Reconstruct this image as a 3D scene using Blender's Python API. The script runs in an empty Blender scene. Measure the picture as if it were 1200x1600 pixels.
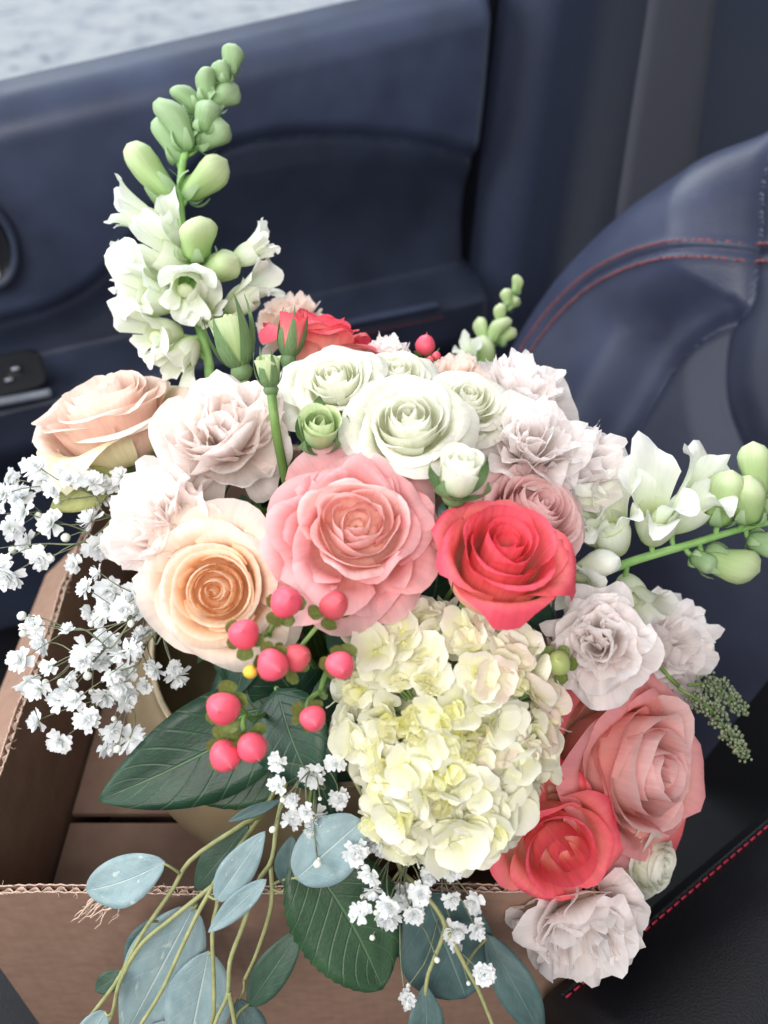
import bpy, math, random
import numpy as np
from mathutils import Vector, Matrix

# ------------------------------------------------------------------ camera, world, lamps, exposure
SC = bpy.context.scene
COL = SC.collection
PITCH = math.radians(41.5)
CAMZ = 0.65
FPX = 1386.0                      # focal length in pixels of the 1200x1600 photograph
cam_d = bpy.data.cameras.new('camera')
cam_d.sensor_fit = 'VERTICAL'; cam_d.sensor_height = 36.0; cam_d.sensor_width = 27.0
cam_d.lens = 36.0 * FPX / 1600.0
cam_d.clip_start = 0.02; cam_d.clip_end = 400
cam_d.dof.use_dof = True; cam_d.dof.focus_distance = 0.50; cam_d.dof.aperture_fstop = 5.6
cam = bpy.data.objects.new('camera', cam_d); COL.objects.link(cam)
cam.location = (0, 0, CAMZ); cam.rotation_euler = (math.pi/2 - PITCH, 0, 0)
SC.camera = cam

W = bpy.data.worlds.new('World'); SC.world = W; W.use_nodes = True
bg = W.node_tree.nodes['Background']
bg.inputs['Color'].default_value = (0.90, 0.95, 1.0, 1); bg.inputs['Strength'].default_value = 0.26

def lamp(name, kind, loc, target, energy, color, sx=1, sy=1, angle=20, spread=180):
    l = bpy.data.lights.new(name, kind); l.energy = energy; l.color = color
    if kind == 'AREA':
        l.shape = 'RECTANGLE'; l.size = sx; l.size_y = sy; l.spread = math.radians(spread)
    else: l.angle = math.radians(angle)
    o = bpy.data.objects.new(name, l); COL.objects.link(o); o.location = loc
    o.rotation_euler = (Vector(target) - Vector(loc)).to_track_quat('-Z', 'Y').to_euler()
    return o
# overcast daylight from high over the windscreen, the windscreen itself, the door window, the driver's window
lamp('overcast_daylight', 'SUN', (-1.0, 2.2, 3.0), (0, .4, .1), 1.5, (0.93, 0.97, 1.0), angle=40)
lamp('windscreen_daylight', 'AREA', (-1.25, .25, 1.05), (0, .42, .2), 19, (0.93, 0.97, 1.0), 1.1, .8)
lamp('door_window_daylight', 'AREA', (-.12, 1.28, .86), (0.05, .45, .15), 6, (0.88, 0.95, 1.0), 1.0, .45)
lamp('driver_window_daylight', 'AREA', (-.15, -.65, 1.3), (0, .42, .25), 16, (1.0, 0.95, 0.92), .9, .5)

SC.view_settings.view_transform = 'Standard'; SC.view_settings.look = 'None'
SC.view_settings.exposure = 0.28; SC.view_settings.gamma = 1.0
SC.view_settings.use_curve_mapping = False
SC.render.engine = 'CYCLES'
SC.cycles.max_bounces = 8; SC.cycles.transparent_max_bounces = 8

# ------------------------------------------------------------------ pixel -> place
CP, SP = math.cos(PITCH), math.sin(PITCH)
CAM = np.array([0, 0, CAMZ])
RIGHT = np.array([1., 0, 0]); UP = np.array([0, SP, CP]); FWD = np.array([0, CP, -SP])
def ray(px, py): return RIGHT*(px-600)/FPX + UP*(800-py)/FPX + FWD
def P(px, py, t): return CAM + ray(px, py)*t
DOME = np.array([-0.012, .415, .185]); DR = 0.20
def depth(px, py, off=0.0):
    """forward distance at which the view ray meets the dome of the bouquet"""
    d = ray(px, py); k = np.linalg.norm(d); d = d/k
    oc = DOME - CAM; b = d@oc; disc = b*b - (oc@oc - DR*DR)
    return (b - math.sqrt(max(disc, 0)))/k + off
def PD(px, py, off=0.0): return P(px, py, depth(px, py, off))
def axis(r, u, t):
    v = RIGHT*r + UP*u - FWD*t
    return v/np.linalg.norm(v)
def nrm(v): v = np.asarray(v, float); return v/max(np.linalg.norm(v), 1e-9)

# ------------------------------------------------------------------ materials
def lin(c): 
    return tuple(((x/255)/12.92 if x/255 <= .04045 else ((x/255+.055)/1.055)**2.4) for x in c) + (1,)
def new_mat(name):
    m = bpy.data.materials.new(name); m.use_nodes = True
    nt = m.node_tree; b = nt.nodes['Principled BSDF']
    return m, nt, b, nt.nodes.new, nt.links.new
def ramp(nt, stops):
    r = nt.nodes.new('ShaderNodeValToRGB'); e = r.color_ramp.elements
    while len(e) < len(stops): e.new(.5)
    for el, (p, c) in zip(e, stops): el.position = p; el.color = c
    return r
def petal_mat(name, stops, trans=.3, rough=.5, streak=.08, tcol=None, bump=.3):
    """stops: colours from petal base (0) to rim (1), sRGB"""
    m, nt, b, N, L = new_mat(name)
    uv = N('ShaderNodeTexCoord'); sp = N('ShaderNodeSeparateXYZ'); L(uv.outputs['UV'], sp.inputs[0])
    ns = N('ShaderNodeTexNoise'); mp = N('ShaderNodeMapping'); mp.inputs['Scale'].default_value = (26, 1.6, 1)
    oi = N('ShaderNodeObjectInfo'); ad = N('ShaderNodeVectorMath'); ad.operation = 'ADD'
    L(uv.outputs['UV'], ad.inputs[0]); L(oi.outputs['Random'], ad.inputs[1]); L(ad.outputs[0], mp.inputs[0])
    L(mp.outputs[0], ns.inputs['Vector']); ns.inputs['Scale'].default_value = 1.0; ns.inputs['Detail'].default_value = 3
    n2 = N('ShaderNodeTexNoise'); n2.inputs['Scale'].default_value = 3.2; L(ad.outputs[0], n2.inputs['Vector'])
    # wobble the rim line a little
    ma = N('ShaderNodeMath'); ma.operation = 'MULTIPLY_ADD'; L(n2.outputs[0], ma.inputs[0]); ma.inputs[1].default_value = .18
    sb = N('ShaderNodeMath'); sb.operation = 'SUBTRACT'; L(sp.outputs[1], sb.inputs[0]); sb.inputs[1].default_value = .09
    L(sb.outputs[0], ma.inputs[2])
    r = ramp(nt, [(p, lin(c)) for p, c in stops]); L(ma.outputs[0], r.inputs[0])
    mr = N('ShaderNodeMapRange'); L(ns.outputs[0], mr.inputs[0])
    mr.inputs[1].default_value = .3; mr.inputs[2].default_value = .7
    mr.inputs[3].default_value = 1-streak; mr.inputs[4].default_value = 1+streak*.6
    m2 = N('ShaderNodeMath'); m2.operation = 'MULTIPLY_ADD'; L(oi.outputs['Random'], m2.inputs[0]); m2.inputs[1].default_value = .1; m2.inputs[2].default_value = .95
    m3 = N('ShaderNodeMath'); m3.operation = 'MULTIPLY'; L(mr.outputs[0], m3.inputs[0]); L(m2.outputs[0], m3.inputs[1])
    mx = N('ShaderNodeVectorMath'); mx.operation = 'SCALE'; L(r.outputs[0], mx.inputs[0]); L(m3.outputs[0], mx.inputs['Scale'])
    L(mx.outputs[0], b.inputs['Base Color']); b.inputs['Roughness'].default_value = rough
    b.inputs['Specular IOR Level'].default_value = .3
    bp = N('ShaderNodeBump'); bp.inputs['Strength'].default_value = bump; bp.inputs['Distance'].default_value = .0012
    L(ns.outputs[0], bp.inputs['Height']); L(bp.outputs[0], b.inputs['Normal'])
    tr = N('ShaderNodeBsdfTranslucent'); L(mx.outputs[0], tr.inputs[0])
    ms = N('ShaderNodeMixShader'); ms.inputs[0].default_value = trans
    L(b.outputs[0], ms.inputs[1]); L(tr.outputs[0], ms.inputs[2])
    L(ms.outputs[0], nt.nodes['Material Output'].inputs[0])
    return m
def leaf_mat(name, c1, c2, vein, veins=9, rough=.45, trans=.12, spots=0, vs=.5):
    m, nt, b, N, L = new_mat(name)
    uv = N('ShaderNodeTexCoord'); sp = N('ShaderNodeSeparateXYZ'); L(uv.outputs['UV'], sp.inputs[0])
    oi = N('ShaderNodeObjectInfo')
    s5 = N('ShaderNodeMath'); s5.operation = 'SUBTRACT'; L(sp.outputs[0], s5.inputs[0]); s5.inputs[1].default_value = .5
    ab = N('ShaderNodeMath'); ab.operation = 'ABSOLUTE'; L(s5.outputs[0], ab.inputs[0])
    # side veins climb towards the tip: phase = v*veins - |u|*k
    k = N('ShaderNodeMath'); k.operation = 'MULTIPLY'; L(ab.outputs[0], k.inputs[0]); k.inputs[1].default_value = -veins*.55
    ph = N('ShaderNodeMath'); ph.operation = 'MULTIPLY_ADD'; L(sp.outputs[1], ph.inputs[0]); ph.inputs[1].default_value = veins; L(k.outputs[0], ph.inputs[2])
    fr = N('ShaderNodeMath'); fr.operation = 'PINGPONG'; L(ph.outputs[0], fr.inputs[0]); fr.inputs[1].default_value = .5
    vm = N('ShaderNodeMapRange'); L(fr.outputs[0], vm.inputs[0]); vm.inputs[1].default_value = 0; vm.inputs[2].default_value = .09; vm.inputs[3].default_value = vs; vm.inputs[4].default_value = 0
    mm = N('ShaderNodeMapRange'); L(ab.outputs[0], mm.inputs[0]); mm.inputs[1].default_value = .006; mm.inputs[2].default_value = .02; mm.inputs[3].default_value = 1; mm.inputs[4].default_value = 0
    mx = N('ShaderNodeMath'); mx.operation = 'MAXIMUM'; L(vm.outputs[0], mx.inputs[0]); L(mm.outputs[0], mx.inputs[1])
    ns = N('ShaderNodeTexNoise'); ns.inputs['Scale'].default_value = 5; ns.inputs['Detail'].default_value = 6
    ad = N('ShaderNodeVectorMath'); ad.operation = 'ADD'; L(uv.outputs['UV'], ad.inputs[0]); L(oi.outputs['Random'], ad.inputs[1]); L(ad.outputs[0], ns.inputs['Vector'])
    r = ramp(nt, [(.3, lin(c1)), (.7, lin(c2))]); L(ns.outputs[0], r.inputs[0])
    mc = N('ShaderNodeMix'); mc.data_type = 'RGBA'; L(mx.outputs[0], mc.inputs[0]); L(r.outputs[0], mc.inputs[6]); mc.inputs[7].default_value = lin(vein)
    out = mc.outputs[2]
    if spots:
        n3 = N('ShaderNodeTexNoise'); n3.inputs['Scale'].default_value = 7; L(ad.outputs[0], n3.inputs['Vector'])
        m3 = N('ShaderNodeMapRange'); L(n3.outputs[0], m3.inputs[0]); m3.inputs[1].default_value = .66; m3.inputs[2].default_value = .72; m3.inputs[4].default_value = spots
        mk = N('ShaderNodeMix'); mk.data_type = 'RGBA'; L(m3.outputs[0], mk.inputs[0]); L(out, mk.inputs[6]); mk.inputs[7].default_value = lin((205, 214, 205)); out = mk.outputs[2]
    L(out, b.inputs['Base Color']); b.inputs['Roughness'].default_value = rough; b.inputs['Specular IOR Level'].default_value = .4
    bp = N('ShaderNodeBump'); bp.inputs['Strength'].default_value = .5; bp.inputs['Distance'].default_value = .0012; bp.invert = True
    L(mx.outputs[0], bp.inputs['Height'])
    n4 = N('ShaderNodeTexNoise'); n4.inputs['Scale'].default_value = 40; L(uv.outputs['UV'], n4.inputs['Vector'])
    b2 = N('ShaderNodeBump'); b2.inputs['Strength'].default_value = .25; b2.inputs['Distance'].default_value = .0008
    L(n4.outputs[0], b2.inputs['Height']); L(bp.outputs[0], b2.inputs['Normal']); L(b2.outputs[0], b.inputs['Normal'])
    tr = N('ShaderNodeBsdfTranslucent'); L(out, tr.inputs[0])
    ms = N('ShaderNodeMixShader'); ms.inputs[0].default_value = trans
    L(b.outputs[0], ms.inputs[1]); L(tr.outputs[0], ms.inputs[2]); L(ms.outputs[0], nt.nodes['Material Output'].inputs[0])
    return m
def plain_mat(name, c1, c2, rough=.5, scale=60, bump=.3, bdist=.001, spec=.4, metal=0, detail=4, stretch=(1,1,1)):
    m, nt, b, N, L = new_mat(name)
    tc = N('ShaderNodeTexCoord'); mp = N('ShaderNodeMapping'); mp.inputs['Scale'].default_value = stretch
    L(tc.outputs['Object'], mp.inputs[0])
    ns = N('ShaderNodeTexNoise'); ns.inputs['Scale'].default_value = scale; ns.inputs['Detail'].default_value = detail; L(mp.outputs[0], ns.inputs['Vector'])
    r = ramp(nt, [(.3, lin(c1)), (.7, lin(c2))]); L(ns.outputs[0], r.inputs[0]); L(r.outputs[0], b.inputs['Base Color'])
    b.inputs['Roughness'].default_value = rough; b.inputs['Specular IOR Level'].default_value = spec; b.inputs['Metallic'].default_value = metal
    bp = N('ShaderNodeBump'); bp.inputs['Strength'].default_value = bump; bp.inputs['Distance'].default_value = bdist
    L(ns.outputs[0], bp.inputs['Height']); L(bp.outputs[0], b.inputs['Normal'])
    return m
def leather_mat(name, c, rough=.42, scale=700, bump=.35, spec=.5):
    m, nt, b, N, L = new_mat(name)
    tc = N('ShaderNodeTexCoord'); v = N('ShaderNodeTexVoronoi'); v.inputs['Scale'].default_value = scale; L(tc.outputs['Object'], v.inputs['Vector'])
    n = N('ShaderNodeTexNoise'); n.inputs['Scale'].default_value = 14; n.inputs['Detail'].default_value = 5; L(tc.outputs['Object'], n.inputs['Vector'])
    a = np.array(c); r = ramp(nt, [(.3, lin(a*.88)), (.7, lin(a*1.1))]); L(n.outputs[0], r.inputs[0]); L(r.outputs[0], b.inputs['Base Color'])
    mr = N('ShaderNodeMapRange'); L(n.outputs[0], mr.inputs[0]); mr.inputs[3].default_value = rough-.08; mr.inputs[4].default_value = rough+.1; L(mr.outputs[0], b.inputs['Roughness'])
    b.inputs['Specular IOR Level'].default_value = spec
    bp = N('ShaderNodeBump'); bp.inputs['Strength'].default_value = bump; bp.inputs['Distance'].default_value = .0006
    L(v.outputs['Distance'], bp.inputs['Height']); L(bp.outputs[0], b.inputs['Normal'])
    return m

M = {}
M['pink'] = petal_mat('dusty_pink_petal', [(0, (250, 190, 170)), (.45, (246, 178, 168)), (.8, (240, 172, 174)), (1, (246, 200, 202))], .42)
M['pink2'] = petal_mat('salmon_pink_petal', [(0, (254, 222, 196)), (.4, (253, 204, 188)), (.8, (252, 188, 182)), (1, (248, 172, 176))], .45)
M['dusk'] = petal_mat('pale_dusk_pink_petal', [(0, (250, 206, 192)), (.5, (244, 200, 196)), (1, (244, 212, 210))], .42)
M['peach'] = petal_mat('peach_petal', [(0, (253, 210, 150)), (.35, (253, 216, 168)), (.7, (252, 228, 204)), (1, (252, 238, 228))], .42)
M['peach_in'] = petal_mat('deep_peach_petal', [(0, (255, 212, 164)), (.5, (255, 219, 178)), (.85, (255, 228, 198)), (1, (255, 240, 226))], .55)
M['pink_in'] = petal_mat('soft_pink_inner_petal', [(0, (254, 212, 190)), (.5, (253, 206, 194)), (.85, (250, 204, 200)), (1, (250, 216, 214))], .4)
M['blush'] = petal_mat('blush_peach_petal', [(0, (244, 240, 200)), (.3, (253, 226, 208)), (.75, (253, 226, 212)), (1, (252, 238, 228))], .42)
M['blush_g'] = petal_mat('greenish_guard_petal', [(0, (232, 232, 168)), (.5, (244, 234, 190)), (1, (244, 238, 206))], .3)
M['coral'] = petal_mat('coral_petal', [(0, (254, 216, 188)), (.35, (253, 172, 158)), (.75, (250, 124, 128)), (1, (245, 96, 118))], .34, streak=.14)
M['coral_out'] = petal_mat('pale_coral_petal', [(0, (254, 222, 196)), (.5, (253, 190, 170)), (.8, (250, 146, 142)), (1, (243, 92, 112))], .3, streak=.08)
M['white'] = petal_mat('greenish_white_petal', [(0, (234, 240, 192)), (.4, (246, 248, 224)), (.8, (249, 250, 238)), (1, (249, 247, 238))], .42)
M['carn'] = petal_mat('blush_white_petal', [(0, (254, 234, 226)), (.4, (254, 244, 240)), (.8, (255, 249, 247)), (1, (255, 250, 249))], .5)
M['carn_p'] = petal_mat('pale_pink_ruffled_petal', [(0, (254, 230, 218)), (.4, (254, 240, 233)), (.85, (255, 246, 242)), (1, (255, 247, 244))], .5)
M['carn_c'] = petal_mat('cream_peach_petal', [(0, (252, 212, 180)), (.5, (252, 228, 212)), (1, (252, 238, 230))], .5)
M['hyd'] = petal_mat('cream_hydrangea_sepal', [(0, (240, 240, 184)), (.4, (248, 247, 218)), (1, (250, 249, 236))], .32, streak=.03)
M['hyd_y'] = petal_mat('yellow_hydrangea_sepal', [(0, (236, 236, 150)), (.5, (246, 244, 190)), (1, (248, 246, 214))], .32, streak=.03)
M['hyd_p'] = petal_mat('pinkish_hydrangea_sepal', [(0, (240, 234, 190)), (.5, (246, 236, 218)), (1, (244, 226, 216))], .32, streak=.04)
M['snap'] = petal_mat('white_snapdragon_petal', [(0, (228, 240, 180)), (.35, (244, 250, 230)), (1, (250, 252, 248))], .36, streak=.04)
M['snapg'] = petal_mat('green_snapdragon_bud', [(0, (160, 196, 120)), (.5, (190, 214, 152)), (1, (222, 232, 190))], .28, streak=.06)
M['snapdg'] = petal_mat('dull_green_snapdragon_bud', [(0, (138, 174, 118)), (.5, (158, 188, 138)), (1, (178, 202, 160))], .24, streak=.06)
M['gyp'] = petal_mat('white_gypsophila_petal', [(0, (232, 240, 222)), (.4, (250, 252, 252)), (1, (252, 253, 254))], .36, streak=.02)
M['gypbud'] = plain_mat('cream_gypsophila_bud', (226, 230, 212), (244, 246, 236), .6, 300)
M['stem'] = plain_mat('green_stem', (92, 128, 62), (128, 160, 88), .5, 120, stretch=(1, 1, .2))
M['stem_s'] = plain_mat('snapdragon_stem', (122, 168, 92), (150, 190, 116), .5, 120)
M['stem_e'] = plain_mat('eucalyptus_stem', (128, 134, 88), (160, 160, 112), .5, 160)
M['stem_g'] = plain_mat('gypsophila_stem', (92, 100, 78), (128, 132, 104), .6, 200)
M['sepal'] = leaf_mat('green_sepal', (96, 128, 82), (122, 150, 102), (138, 164, 116), 5, .5, .15)
M['calyx'] = leaf_mat('olive_calyx', (92, 112, 56), (128, 142, 74), (132, 146, 84), 4, .5, .18)
M['leafd'] = leaf_mat('dark_glossy_leaf', (26, 54, 40), (42, 76, 54), (86, 112, 84), 8, .42, .08, vs=.35)
M['leafs'] = leaf_mat('serrated_green_leaf', (36, 64, 40), (52, 84, 54), (82, 110, 80), 9, .42, .12, vs=.4)
M['leafy'] = leaf_mat('yellow_green_leaf', (170, 176, 104), (196, 198, 132), (206, 206, 150), 6, .5, .3)
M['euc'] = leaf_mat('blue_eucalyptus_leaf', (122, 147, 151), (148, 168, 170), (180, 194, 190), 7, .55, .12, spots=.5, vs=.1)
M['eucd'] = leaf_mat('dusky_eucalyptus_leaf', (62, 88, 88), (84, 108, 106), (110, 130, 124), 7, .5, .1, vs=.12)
M['eucg'] = leaf_mat('dark_green_eucalyptus_leaf', (48, 72, 58), (66, 90, 74), (92, 112, 92), 7, .5, .1, vs=.12)
M['berry'] = plain_mat('pink_berry_skin', (216, 62, 92), (242, 104, 120), .46, 55, .12, .0006, .45)
M['berryd'] = plain_mat('rose_berry_skin', (196, 62, 84), (226, 108, 112), .5, 55, .1, .0006, .4)
M['berryg'] = plain_mat('green_berry_skin', (150, 166, 96), (176, 186, 120), .4, 90, .1, .0006, .4)
M['berrytip'] = plain_mat('berry_tip', (150, 96, 70), (190, 140, 100), .6, 200)
M['yellow'] = plain_mat('yellow_bud', (224, 184, 52), (238, 204, 84), .5, 150)
M['seed'] = plain_mat('grey_green_seeds', (104, 120, 92), (152, 162, 130), .7, 300)
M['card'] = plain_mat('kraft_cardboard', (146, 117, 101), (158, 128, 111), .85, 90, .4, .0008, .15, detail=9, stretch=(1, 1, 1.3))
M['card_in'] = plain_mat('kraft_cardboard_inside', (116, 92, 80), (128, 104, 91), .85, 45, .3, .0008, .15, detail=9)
M['fibre'] = plain_mat('torn_card_fibre', (176, 150, 134), (206, 182, 166), .9, 300, .5, .001, .1)
M['bowl'] = plain_mat('bronze_glazed_bowl', (128, 112, 88), (158, 138, 108), .38, 22, .25, .001, .5, .35)
M['leather'] = leather_mat('navy_black_leather', (57, 63, 86), .4)
M['leather_d'] = leather_mat('dark_perforated_leather', (44, 48, 66), .55)
M['leather_k'] = leather_mat('black_leather', (11, 11, 17), .55, spec=.3)
M['door'] = leather_mat('door_soft_plastic', (64, 73, 98), .42, 520, .3)
M['door_d'] = leather_mat('door_insert_leather', (46, 53, 72), .5, 520, .3)
M['trim'] = plain_mat('dark_pillar_trim', (50, 57, 78), (58, 66, 90), .5, 300, .3, .0006, .4)
M['gloss'] = plain_mat('gloss_black_plastic', (14, 15, 20), (22, 23, 30), .2, 40, .05, .0005, .5)
M['grey'] = plain_mat('armrest_highlight_grey', (110, 116, 128), (130, 136, 148), .35, 60, .05, .0005, .5)  # pale tone standing in for light on the armrest edge
M['icon'] = plain_mat('pale_switch_icon', (196, 204, 220), (214, 220, 232), .5, 60)
M['thread'] = plain_mat('rust_red_thread', (126, 66, 66), (156, 86, 80), .7, 400)
M['thread_r'] = plain_mat('red_thread', (140, 28, 52), (176, 44, 68), .7, 400)
M['thread_k'] = plain_mat('dark_seam', (16, 17, 24), (22, 24, 32), .7, 400)

def flute_lines(m):
    nt = m.node_tree; N, L = nt.nodes.new, nt.links.new; b = nt.nodes['Principled BSDF']; old = b.inputs['Normal'].links[0].from_node
    tc = N('ShaderNodeTexCoord'); sp = N('ShaderNodeSeparateXYZ'); L(tc.outputs['Object'], sp.inputs[0])
    a = N('ShaderNodeMath'); L(sp.outputs[0], a.inputs[0]); L(sp.outputs[1], a.inputs[1])
    k = N('ShaderNodeMath'); k.operation = 'MULTIPLY'; L(a.outputs[0], k.inputs[0]); k.inputs[1].default_value = 2*math.pi/.0078
    w = N('ShaderNodeMath'); w.operation = 'SINE'; L(k.outputs[0], w.inputs[0])
    n = N('ShaderNodeTexNoise'); n.inputs['Scale'].default_value = 9; L(tc.outputs['Object'], n.inputs['Vector'])
    h = N('ShaderNodeMath'); h.operation = 'MULTIPLY'; L(w.outputs[0], h.inputs[0]); L(n.outputs[0], h.inputs[1])
    h2 = N('ShaderNodeMath'); h2.operation = 'MULTIPLY_ADD'; L(n.outputs[0], h2.inputs[0]); h2.inputs[1].default_value = 14; L(h.outputs[0], h2.inputs[2])
    bp = N('ShaderNodeBump'); bp.inputs['Strength'].default_value = .12; bp.inputs['Distance'].default_value = .0006
    L(h2.outputs[0], bp.inputs['Height']); L(bp.outputs[0], old.inputs['Normal'])
flute_lines(M['card']); flute_lines(M['card_in'])
def belt_mat():
    m, nt, b, N, L = new_mat('seat_belt_webbing')
    tc = N('ShaderNodeTexCoord'); mp = N('ShaderNodeMapping'); mp.inputs['Scale'].default_value = (24, 330, 1)
    L(tc.outputs['UV'], mp.inputs[0]); ck = N('ShaderNodeTexWave'); ck.inputs['Scale'].default_value = .5; ck.inputs['Distortion'].default_value = 1.5
    L(mp.outputs[0], ck.inputs['Vector'])
    w2 = N('ShaderNodeTexWave'); w2.bands_direction = 'Y'; w2.inputs['Scale'].default_value = .5; w2.inputs['Distortion'].default_value = 2; L(mp.outputs[0], w2.inputs['Vector'])
    mu = N('ShaderNodeMath'); mu.operation = 'MULTIPLY'; L(ck.outputs[1], mu.inputs[0]); L(w2.outputs[1], mu.inputs[1])
    r = ramp(nt, [(0, lin((72, 75, 88))), (1, lin((118, 120, 134)))]); L(mu.outputs[0], r.inputs[0]); L(r.outputs[0], b.inputs['Base Color'])
    b.inputs['Roughness'].default_value = .7
    bp = N('ShaderNodeBump'); bp.inputs['Strength'].default_value = .6; bp.inputs['Distance'].default_value = .001; L(mu.outputs[0], bp.inputs['Height']); L(bp.outputs[0], b.inputs['Normal'])
    return m
M['belt'] = belt_mat()
def snow_mat():
    m, nt, b, N, L = new_mat('trodden_snow')
    tc = N('ShaderNodeTexCoord'); n = N('ShaderNodeTexNoise'); n.inputs['Scale'].default_value = 4.5; n.inputs['Detail'].default_value = 10; n.inputs['Roughness'].default_value = .7
    L(tc.outputs['Object'], n.inputs['Vector'])
    r = ramp(nt, [(.34, lin((120, 126, 142))), (.43, lin((226, 230, 240))), (.56, lin((252, 253, 255)))]); L(n.outputs[0], r.inputs[0]); L(r.outputs[0], b.inputs['Base Color'])
    b.inputs['Roughness'].default_value = .8
    bp = N('ShaderNodeBump'); bp.inputs['Strength'].default_value = .5; bp.inputs['Distance'].default_value = .03; L(n.outputs[0], bp.inputs['Height']); L(bp.outputs[0], b.inputs['Normal'])
    return m
M['snow'] = snow_mat()
def glass_mat():
    m, nt, b, N, L = new_mat('window_glass')
    t = N('ShaderNodeBsdfTransparent'); t.inputs[0].default_value = (.97, .99, 1, 1)
    g = N('ShaderNodeBsdfGlossy'); g.inputs['Roughness'].default_value = .03
    f = N('ShaderNodeFresnel'); f.inputs[0].default_value = 1.3
    ms = N('ShaderNodeMixShader'); L(f.outputs[0], ms.inputs[0]); L(t.outputs[0], ms.inputs[1]); L(g.outputs[0], ms.inputs[2]); L(ms.outputs[0], nt.nodes['Material Output'].inputs[0])
    return m
M['glass'] = glass_mat()

# ------------------------------------------------------------------ object helpers
def mk_mesh(name, v, f, mat=None, uv=None, smooth=True):
    me = bpy.data.meshes.new(name)
    me.from_pydata(np.asarray(v, float).tolist(), [], [tuple(int(i) for i in q) for q in f])
    if uv is not None:
        ul = me.uv_layers.new(name='UVMap')
        li = np.empty(len(me.loops), int); me.loops.foreach_get('vertex_index', li)
        ul.data.foreach_set('uv', np.asarray(uv, float)[li].ravel())
    if smooth: me.polygons.foreach_set('use_smooth', [True]*len(me.polygons))
    if mat: me.materials.append(mat)
    me.update()
    return me
def add(name, me, parent=None, mw=None):
    """link an object; mw is its world matrix (all parents only translate or carry known matrices)"""
    o = bpy.data.objects.new(name, me); COL.objects.link(o)
    mw = Matrix.Identity(4) if mw is None else mw
    if parent is not None:
        o.parent = parent; o.matrix_local = WM[parent.name].inverted() @ mw
    else: o.matrix_local = mw
    WM[o.name] = mw.copy()
    return o
WM = {}
def thing(name, loc, label, cat, group=None):
    o = add(name, None, None, Matrix.Translation(Vector(loc))); o.empty_display_size = .01
    return tag(o, label, cat, group)
def tag(o, label=None, cat=None, group=None, kind=None):
    if label: o['label'] = label
    if cat: o['category'] = cat
    if group: o['group'] = group
    if kind: o['kind'] = kind
    return o
def frame(loc, zax, spin=0., scale=1., xhint=None):
    z = Vector(nrm(zax))
    h = Vector(xhint) if xhint is not None else (Vector((0, 0, 1)) if abs(z.z) < .95 else Vector((1, 0, 0)))
    x = (h - z*h.dot(z)).normalized(); y = z.cross(x)
    m = Matrix((x, y, z)).transposed().to_4x4()
    return Matrix.Translation(Vector(loc)) @ m @ Matrix.Rotation(spin, 4, 'Z') @ Matrix.Scale(scale, 4)
def grid_faces(nu, nv, off=0, closed=False):
    f = []
    for j in range(nv-1):
        for i in range(nu - (0 if closed else 1)):
            i2 = (i+1) % nu
            f.append((off+j*nu+i, off+j*nu+i2, off+(j+1)*nu+i2, off+(j+1)*nu+i))
    return f
def smooth_path(pts, n=16):
    p = np.asarray(pts, float)
    if len(p) < 3: return np.array([p[0]*(1-s)+p[-1]*s for s in np.linspace(0, 1, n)])
    q = np.vstack([2*p[0]-p[1], p, 2*p[-1]-p[-2]]); out = []
    m = len(p)-1
    for s in np.linspace(0, m-1e-6, n):
        i = int(s); t = s-i; a, b, c, d = q[i:i+4]
        out.append(.5*((2*b)+(-a+c)*t+(2*a-5*b+4*c-d)*t*t+(-a+3*b-3*c+d)*t**3))
    return np.array(out)
def tube(path, r0, r1=None, ns=6, caps=True):
    p = np.asarray(path, float); n = len(p); r1 = r0 if r1 is None else r1
    rad = np.linspace(r0, r1, n) if np.isscalar(r0) else np.asarray(r0)
    t = np.gradient(p, axis=0); t /= np.linalg.norm(t, axis=1)[:, None]+1e-12
    ref = np.array([0, 0, 1.]) if abs(t[0][2]) < .9 else np.array([1., 0, 0])
    v = []; x = nrm(np.cross(ref, t[0]))
    for i in range(n):
        x = nrm(x - t[i]*(x@t[i])); y = np.cross(t[i], x)
        for k in range(ns):
            a = 2*math.pi*k/ns; v.append(p[i]+rad[i]*(math.cos(a)*x+math.sin(a)*y))
    f = grid_faces(ns, n, 0, True)
    if caps: f.append(tuple(range(ns))[::-1]); f.append(tuple(range((n-1)*ns, n*ns)))
    return v, f
class MB:
    def __init__(s): s.v = []; s.f = []; s.uv = []
    def add(s, v, f, uv=None):
        o = len(s.v); s.v.extend([tuple(x) for x in v]); s.f.extend([tuple(i+o for i in q) for q in f])
        s.uv.extend([tuple(x) for x in (uv if uv is not None else [(0, 0)]*len(v))])
    def mesh(s, name, mat, smooth=True): return mk_mesh(name, s.v, s.f, mat, s.uv, smooth)
def lathe(prof, ns=48):
    v = []; n = len(prof)
    for r, z in prof:
        for k in range(ns): a = 2*math.pi*k/ns; v.append((r*math.cos(a), r*math.sin(a), z))
    return v, grid_faces(ns, n, 0, True)
def sstep(x): x = np.clip(x, 0, 1); return x*x*(3-2*x)

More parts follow.
